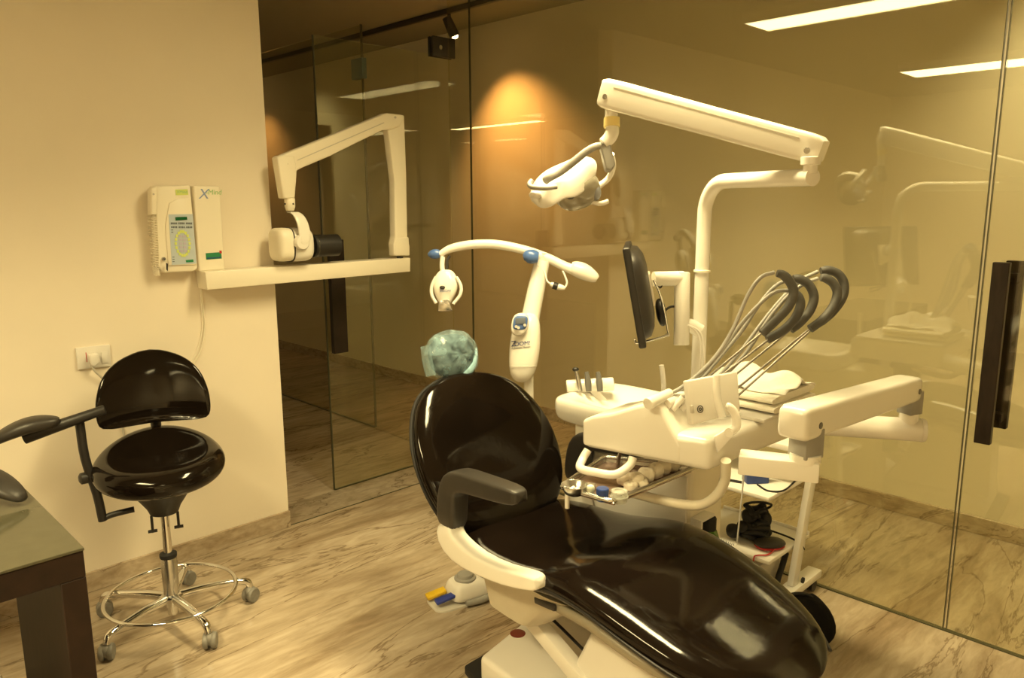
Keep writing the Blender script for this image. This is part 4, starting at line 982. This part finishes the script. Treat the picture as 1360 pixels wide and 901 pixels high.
# ------------------------------------------------------------------ steel tray and what is on it
TZ = .772
t0, t1, t2_, t3 = [on(u, v, 2, TZ) for u, v in ((744, 652), (813, 672), (925, 625), (803, 612))]
def bil(s, q, dz=0.): return t0.lerp(t1, s).lerp(t3.lerp(t2_, s), q) + Vector((0, 0, dz))
t = Thing('instrument_tray', 'rectangular steel instrument tray slung under the delivery unit over the chair seat', 'tray', bil(.5, .5))
rim = []
for s, q in ((.0, .08), (.03, .02), (.10, .0), (.88, .0), (.97, .02), (1., .08), (1., .92), (.97, .99), (.88, 1.), (.10, 1.), (.03, .99), (0., .92)): rim.append(bil(s, q, .012))
t.add('rim', tube(NB(), rim+[rim[0]], .0075, 10, 3), 'steel', smooth=80)
b = prism(NB(), [bil(.03, .03, -.004), bil(.97, .03, -.004), bil(.97, .97, -.004), bil(.03, .97, -.004)], (0, 0, .004), 0); t.add('tray_floor', b, 'pink')
b = NB()
for sA, qA, sB, qB in ((.03, .03, .97, .03), (.97, .03, .97, .97), (.97, .97, .03, .97), (.03, .97, .03, .03)):
    quad(b, bil(sA, qA), bil(sB, qB), bil(sB, qB, .014)+(bil(sB, qB)-bil(.5, .5))*.03, bil(sA, qA, .014)+(bil(sA, qA)-bil(.5, .5))*.03)
t.add('side_wall', b, 'steel')
t.add('peg', cyl(NB(), bil(.12, .02, -.05), bil(.12, .02, .0), .007), 'white2')
b = NB(); beam(b, bil(.9, 1.0, .004), bil(.9, 1.0, .0)+Vector((.03, .01, .06)), .02, .006, .001); beam(b, bil(.2, .9, .0), Vector((1.86, 1.39, Z0)), .012, .006, .001); t.add('hanger', b, 'steel')
def onT(u, v, h=0): return on(u, v, 2, TZ+h)
p = onT(763, 657); r = .030
b = lathe(NB(), [(.003, .0), (.021, 0), (.028, .004), (.035, .018), (.038, .030), (.0395, .030), (.0385, .031), (.036, .029), (.031, .017), (.021, .006), (.003, .005)], p, (0, 0, 1), 32, cap=False)
single('bowl', b, 'steel', 'small round steel bowl at the left end of the instrument tray', 'bowl', smooth=60)
for k, (dx, dy, ln) in enumerate(((0, .004, .02), (.010, -.006, .016))):
    c = p+Vector((dx-.004, dy, .015)); b = tube(NB(), [c-Vector((ln/2, 0, 0)), c+Vector((ln/2, .004, .002))], .0055, 12)
    single('cotton_roll', b, 'tissue', 'white cotton roll lying in the small steel bowl', 'cotton roll', 'cotton rolls in the steel bowl')
p = onT(784, 660)
b = lathe(NB(), [(.012, 0), (.0145, .003), (.016, .034), (.0172, .034), (.0172, .036), (.0150, .036), (.013, .006), (.002, .005)], p, (0, 0, 1), 24, cap=False); t_ = Thing('glass_cup', 'tiny clear glass dappen cup between the steel bowl and the blue jar', 'cup', p)
t_.add('cup', b, 'clear'); t_.add('cotton_fill', blob(NB(), p+Vector((0, 0, .024)), (1, 0, 0), (0, 1, 0), (0, 0, 1), .0125, .0125, .012, 2, 2, 18, 8), 'tissue')
p = onT(800, 665); t_ = Thing('blue_jar', 'small dark blue jar on the instrument tray', 'jar', p)
t_.add('jar', lathe(NB(), [(.0155, 0), (.017, .003), (.017, .022), (.0175, .0225)], p, (0, 0, 1), 24), 'dblue'); t_.add('lid', lathe(NB(), [(.018, .0225), (.018, .035), (.016, .037), (.003, .0372)], p, (0, 0, 1), 24), 'dblue')
b = NB(); rr = [sring(p+Vector((0, 0, z)), (1, 0, 0), (0, 1, 0), .0174, .0174, 24, 2) for z in (.004, .010)]; loft(b, rr, cap=False); t_.add('print_band', b, 'lid')
p = onT(822, 667); t_ = Thing('plastic_pot', 'frosted clear plastic pot at the near corner of the instrument tray', 'pot', p)
t_.add('pot', lathe(NB(), [(.020, 0), (.023, .004), (.023, .013), (.026, .014), (.026, .018), (.022, .019)], p, (0, 0, 1), 28), 'frost'); t_.add('lid', lathe(NB(), [(.0235, .019), (.0238, .032), (.022, .034), (.014, .034), (.012, .030), (.003, .030)], p, (0, 0, 1), 28), 'frost')
for k, (u, v, w, d2, h) in enumerate(((830, 645, .024, .02, .020), (844, 647, .026, .022, .022), (858, 640, .026, .02, .022), (871, 635, .022, .02, .024), (882, 629, .022, .02, .022), (893, 626, .022, .018, .018), (838, 652, .02, .018, .014), (854, 649, .02, .016, .014))):
    p = onT(u, v); b = blob(NB(), p+Vector((0, 0, h*.98)), (math.cos(k), math.sin(k), 0), (-math.sin(k), math.cos(k), 0), (0, 0, 1), w, d2, h, 3.4, 3.0, 20, 10)
    for vv in b.verts: vv.co += Vector((random.uniform(-1, 1), random.uniform(-1, 1), random.uniform(-1, 1)))*.0022
    single('cotton_wad', b, 'cotton', 'cream cotton wad in the heap along the right side of the instrument tray', 'cotton wad', 'cotton wads on the instrument tray', sub=1, smooth=80)
# ------------------------------------------------------------------ towels and tissue on the delivery unit
ZT = Z0+.104
TW = [(2.075, 1.05), (2.33, 1.03), (2.335, 1.36), (2.075, 1.37)]
for k in range(2):
    z0 = ZT+.001+k*.0225; rings = []
    for q in range(7):
        q /= 6; c0 = Vector((2.075+k*.015, 1.005+k*.012, z0)).lerp(Vector((2.075+k*.015, 1.27, z0)), q)
        wob = .004*math.sin(q*6+k)
        rings.append(sring(c0+Vector((.14, 0, .012+wob*.3)), (1, 0, 0), (0, 0, 1), .14+wob, .0115, 24, 3.6))
    b = loft(NB(), rings)
    single('folded_towel', b, 'linen', ('lower', 'upper')[k] + ' of the two folded cream towels stacked on the delivery unit' + (' beneath the crumpled tissue' if k else ''), 'towel', 'folded towels on the delivery unit', smooth=60)
b = NB(); G = 14
zt = ZT+.0475
grid = []
cx0, cy0 = 2.235, 1.14
for i in range(G+1):
    row = []
    for j in range(G+1):
        u = i/G*2-1; v = j/G*2-1
        rr = math.hypot(u*.9, v)
        h = .066*math.exp(-((u+.1)**2*4+(v-.35)**2*2.4)) + .045*math.exp(-((u)**2*6+(v+.75)**2*5)) + .010*math.sin(7*u+3*v)*math.cos(5*v-2*u) + .006*random.random()
        row.append(b.verts.new((cx0+u*.10+.008*math.sin(5*v), cy0+v*.14+.006*math.sin(6*u), zt+max(.001, h))))
    grid.append(row)
for i in range(G):
    for j in range(G): b.faces.new((grid[i][j], grid[i+1][j], grid[i+1][j+1], grid[i][j+1]))
o = single('tissue', b, 'tissue', 'crumpled white tissue lying on top of the folded towels', 'tissue', sub=1, smooth=50)
md = o.modifiers.new('solid', 'SOLIDIFY'); md.thickness = .002; md.offset = 1

# ================================================================== TROLLEY behind the unit
t = Thing('trolley', 'white two shelf trolley with slanted posts standing by the glass behind the chair', 'trolley', (2.80, 1.44, 0))
def yk_(u, v, y): return on(u, v, 1, y)
for y in (1.225, 1.655):
    b = NB(); beam(b, Vector((2.775, y, .085)), Vector((2.925, y, .66)), .05, .026, .004, up=(0, 1, 0)); post = t.add('post', b, 'white')
    b = box(NB(), 2.62, 2.985, y-.03, y+.03, .055, .088, .005, 2); ft = t.add('foot', b, 'white')
    for x in (2.66, 2.945):
        b = NB()
        for s in (-1, 1): lathe(b, [(.008, -.008), (.024, -.007), (.026, 0), (.024, .007), (.008, .008)], Vector((x, y+s*.011, .027)), (0, 1, 0), 18)
        box(b, x-.012, x+.012, y-.012, y+.012, .03, .056, .003); t.add('caster', b, 'blackpl', parent=ft)
    t.add('bolt', cyl(NB(), Vector((2.80, y-.027, .11)), Vector((2.80, y-.034, .11)), .012, 14), 'black', parent=post)
sl_lo, sl_up = .225, .49
for z0, x0, x1 in ((sl_lo, 2.60, 2.95), (sl_up, 2.57, 2.90)):
    b = box(NB(), x0, x1, 1.243, 1.637, z0, z0+.018, .005, 2); box(b, x1-.008, x1, 1.243, 1.637, z0, z0+.03, .002, 1); t.add('shelf', b, 'white')
b = box(NB(), 2.70, 2.98, 1.24, 1.64, .655, .68, .005, 2); t.add('top_rail', b, 'white')
# things on it
c = on(1003, 640, 2, sl_up+.018); t_ = Thing('transformer_box', 'dark blue boxy adapter on the upper shelf of the white trolley', 'adapter', c)
b = box(NB(), -.045, .045, -.028, .028, 0, .062, .005, 2, Matrix.Translation(c) @ Matrix.Rotation(-.7, 4, 'Z')); t_.add('case', b, 'dblue')
b = cyl(NB(), c+Vector((.03, -.03, .03)), c+Vector((.055, -.055, .032)), .012, 14); t_.add('plug_socket', b, 'grey')
b = tube(NB(), [on(u, v, 2, sl_up+.022) for u, v in ((985, 641), (965, 638), (950, 640), (942, 650))] + [on(938, 668, 2, sl_up-.05)], .006, 8, 6)
tube(b, [on(u, v, 2, sl_up+.022) for u, v in ((1006, 644), (1020, 652), (1040, 652), (1055, 640), (1062, 630))], .0035, 8, 6)
single('black_cable', b, 'black', 'black cable curling across the upper trolley shelf', 'cable')
zl = sl_lo+.018
c = on(1003, 715, 2, zl)
b = NB()
for k in range(7):
    a = k*.9; hh = .020+.017*k
    pts = [c+Vector(((.062-.004*k)*math.cos(a+q*.72)+.006*math.sin(3*q+k), (.050-.003*k)*math.sin(a+q*.72)+.006*math.cos(2*q+k), hh+.012*math.sin(q*1.9+k))) for q in range(9)]
    tube(b, pts, .011, 8, 4)
for dx, dy, hz, ra in ((0, 0, .05, .055), (.018, -.02, .085, .040), (-.02, .02, .095, .036), (-.068, .062, .034, .034), (-.050, .030, .055, .03)):
    blob(b, c+Vector((dx, dy, hz)), (.8, .6, 0), (-.6, .8, 0), (0, 0, 1), ra, ra*.85, ra*.8, 2.3, 2.3, 14, 8)
tube(b, [c+Vector((.02, .03, .10)), c+Vector((-.03, .04, .14)), c+Vector((.0, -.0, .155)), c+Vector((.04, -.04, .145)), c+Vector((.045, -.02, .12)), c+Vector((.02, .02, .11))], .005, 8, 6)
tube(b, [c+Vector((.05, -.02, .03)), on(1048, 714, 2, zl+.02), on(1062, 722, 2, zl+.01), on(1068, 730, 2, zl-.02)], .004, 8, 6)
single('cable_bundle', b, 'black', 'tangled bundle of thick black cable on the lower trolley shelf', 'cable', smooth=80)
c = on(1022, 728, 2, zl); t_ = Thing('small_device', 'rounded dark device with a red underside on the lower trolley shelf', 'device', c)
t_.add('case', blob(NB(), c+Vector((0, 0, .022)), (.8, -.6, 0), (.6, .8, 0), (0, 0, 1), .062, .042, .016, 2.4, 2.2, 24, 10), 'charcoal'); t_.add('underside', blob(NB(), c+Vector((0, 0, .010)), (.8, -.6, 0), (.6, .8, 0), (0, 0, 1), .060, .040, .0095, 2.4, 2.2, 24, 8), 'red', label='red underside')
t_.add('cord', tube(NB(), [c+Vector((-.02, -.03, .012)), on(1020, 737, 2, zl+.006), on(1006, 738, 2, zl+.006), Vector((2.59, 1.30, zl+.0)), Vector((2.585, 1.30, zl-.06)), Vector((2.583, 1.30, zl-.10))], .003, 8, 6), 'red', label='thin red cord')
b = NB(); prism(b, [on(u, v, 2, zl+.0005) for u, v in ((950, 717), (968, 712), (980, 722), (972, 730), (966, 729))], (0, 0, .001), 0)
t_ = Thing('printed_card', 'small cream printed card at the left end of the lower trolley shelf', 'card', on(965, 722, 2, zl)); t_.add('card', b, 'paper')
b = NB()
for k in range(6):
    p = on(958+k*3, 716+k*1.3, 2, zl+.0018); q = on(955.5+k*3.2+4, 723+k*.6, 2, zl+.0018); beam(b, p, p.lerp(q, .8), .003, .0004, 0)
t_.add('lettering', b, 'kdark')
c = Vector((2.70, 1.42, .0))
t_ = Thing('power_supply', 'grey boxed power supply under the lower shelf of the white trolley', 'power supply', (2.70, 1.40, .09))
b = box(NB(), 2.615, 2.80, 1.29, 1.56, .09, .20, .006, 2); t_.add('case', b, 'greyw'); b = cyl(NB(), Vector((2.616, 1.34, .15)), Vector((2.608, 1.34, .15)), .016, 18); t_.add('knob', b, 'black')
b = tube(NB(), [Vector((2.80, 1.27, .20)), Vector((2.76, 1.262, .17)), Vector((2.72, 1.262, .10)), Vector((2.74, 1.25, .035))], .012, 10, 5); t_.add('cord', b, 'black')
# bottle and holder by the cabinet
c = at(941, 721, 2.58); cz = Vector((c.x, c.y, 0))
t_ = Thing('water_bottle', 'green bottle with a black cap hanging in a bracket beside the spittoon cabinet', 'bottle', c-Vector((0, 0, .07)))
t_.add('bottle', lathe(NB(), [(.02, -.085), (.032, -.08), (.034, -.06), (.034, .02), (.026, .045), (.019, .052)], c, (0, 0, 1), 24), 'green'); t_.add('cap', lathe(NB(), [(.0225, .046), (.0235, .05), (.0235, .088), (.021, .092)], c, (0, 0, 1), 20), 'black')
br = t_.add('bracket', box(NB(), c.x-.06, c.x+.016, c.y-.012, c.y+.03, c.z+.093, c.z+.103, .003, 2), 'white2')
t_.add('bracket_stem', box(NB(), c.x-.072, c.x-.06, c.y-.012, c.y+.03, c.z-.02, c.z+.103, .003, 2), 'white2', parent=br)
# black bag on the floor
c = on(1060, 846, 2, 0); rings = []
for z, a2, b2 in ((0, .095, .075), (.02, .115, .09), (.07, .115, .085), (.12, .10, .07), (.15, .07, .05), (.16, .02, .015)):
    rings.append([p+Vector((random.uniform(-1, 1), random.uniform(-1, 1), random.uniform(-.4, .4)))*.011*(z > .01) for p in sring(c+Vector((0, .0, z)), (.8, -.6, 0), (.6, .8, 0), a2, b2, 26, 5)])
t_ = Thing('black_bag', 'black soft bag slumped on the floor beyond the foot of the chair', 'bag', c)
bb2 = t_.add('bag_body', loft(NB(), rings), 'bag', sub=1, smooth=80); t_.add('strap', tube(NB(), [c+Vector((-.05, .04, .135)), c+Vector((-.02, .03, .165)), c+Vector((.03, -.01, .162)), c+Vector((.06, -.04, .125))], .006, 8, 6), 'black')

# ================================================================== FOOT PEDAL
pc = [on(u, v, 2, .006) for u, v in ((565, 795), (580, 817), (658, 800), (640, 768))]
c = (pc[0]+pc[1]+pc[2]+pc[3])/4; ux = ((pc[3]+pc[2])-(pc[0]+pc[1])).normalized(); uy = Vector((-ux.y, ux.x, 0))
t = Thing('foot_control', 'grey and white foot pedal with yellow and blue levers on the marble floor', 'foot pedal', (c.x, c.y, 0))
Lh = ((pc[3]+pc[2])/2-(pc[0]+pc[1])/2).length/2; Wh = ((pc[1]-pc[0]).dot(-uy))/2
b = NB(); rings = [sring(Vector((c.x, c.y, z)), ux, uy, Lh*k, abs(Wh)*k, 32, 5) for z, k in ((0, .99), (.004, 1.), (.008, .98), (.009, .95))]; loft(b, rings); t.add('base_plate', b, 'greyw')
o_ = Vector((c.x, c.y, 0))+ux*.035
rings = [sring(o_+Vector((0, 0, z))-ux*s, ux, uy, a2, b2, 32, 4) for z, a2, b2, s in ((.008, .090, .070, 0), (.035, .088, .069, 0), (.070, .076, .060, .005), (.084, .058, .048, .01), (.088, .04, .035, .012))]
bd = t.add('housing', loft(NB(), rings), 'white2', sub=1, smooth=60)
b = lathe(NB(), [(.045, 0), (.044, .012), (.034, .016), (.033, .022), (.030, .028), (.012, .031), (.002, .031)], o_-ux*.012+Vector((0, 0, .080)), (0, 0, 1), 28); t.add('foot_button', b, 'grey', parent=bd)
pA = o_-ux*.085+uy*.035+Vector((0, 0, .040)); pB = o_-ux*.165+uy*.045+Vector((0, 0, .024))
b = NB(); beam(b, pA, pB, .042, .014, .004); t.add('lever', b, 'yellow', label='yellow lever')
pA = o_-ux*.075-uy*.030+Vector((0, 0, .046)); pB = o_-ux*.155-uy*.022+Vector((0, 0, .030))
b = NB(); beam(b, pA, pB, .036, .014, .005); t.add('lever', b, 'royal', label='blue lever')
b = tube(NB(), [o_-ux*.045-uy*.076+Vector((0, 0, .018)), o_+ux*.04-uy*.078+Vector((0, 0, .020)), o_+ux*.10-uy*.05+Vector((0, 0, .022))], [.011, .014, .011], 12, 4); t.add('side_roller', b, 'grey', parent=bd)
b = tube(NB(), [o_+ux*.02+uy*.075+Vector((0, 0, .03)), o_+ux*.06+uy*.085+Vector((0, 0, .07)), o_+ux*.11+uy*.05+Vector((0, 0, .07)), o_+ux*.125+Vector((0, 0, .035))], .008, 10, 6); t.add('carry_handle', b, 'grey', parent=bd)
b = tube(NB(), [o_+ux*.09+Vector((0, 0, .045)), o_+ux*.14-uy*.01+Vector((0, 0, .035)), o_+ux*.19-uy*.03+Vector((0, 0, .012)), o_+ux*.28-uy*.05+Vector((0, 0, .010))], [.014, .013, .010, .009], 10, 6); t.add('cord', b, 'grey')
t.add('small_knob', lathe(NB(), [(.008, 0), (.012, .004), (.011, .014), (.004, .017)], o_+ux*.062-uy*.01+Vector((0, 0, .076)), (0, 0, 1), 16), 'grey', parent=bd)

# world: dark, rooms are closed and lit by their own and added lamps
w = bpy.data.worlds.new('world'); S.world = w; w.use_nodes = True
w.node_tree.nodes['Background'].inputs['Color'].default_value = (.02, .016, .01, 1); w.node_tree.nodes['Background'].inputs['Strength'].default_value = 1
S.cycles.max_bounces = 14; S.cycles.transparent_max_bounces = 24; S.cycles.glossy_bounces = 6; S.cycles.diffuse_bounces = 5
S.cycles.sample_clamp_indirect = 6
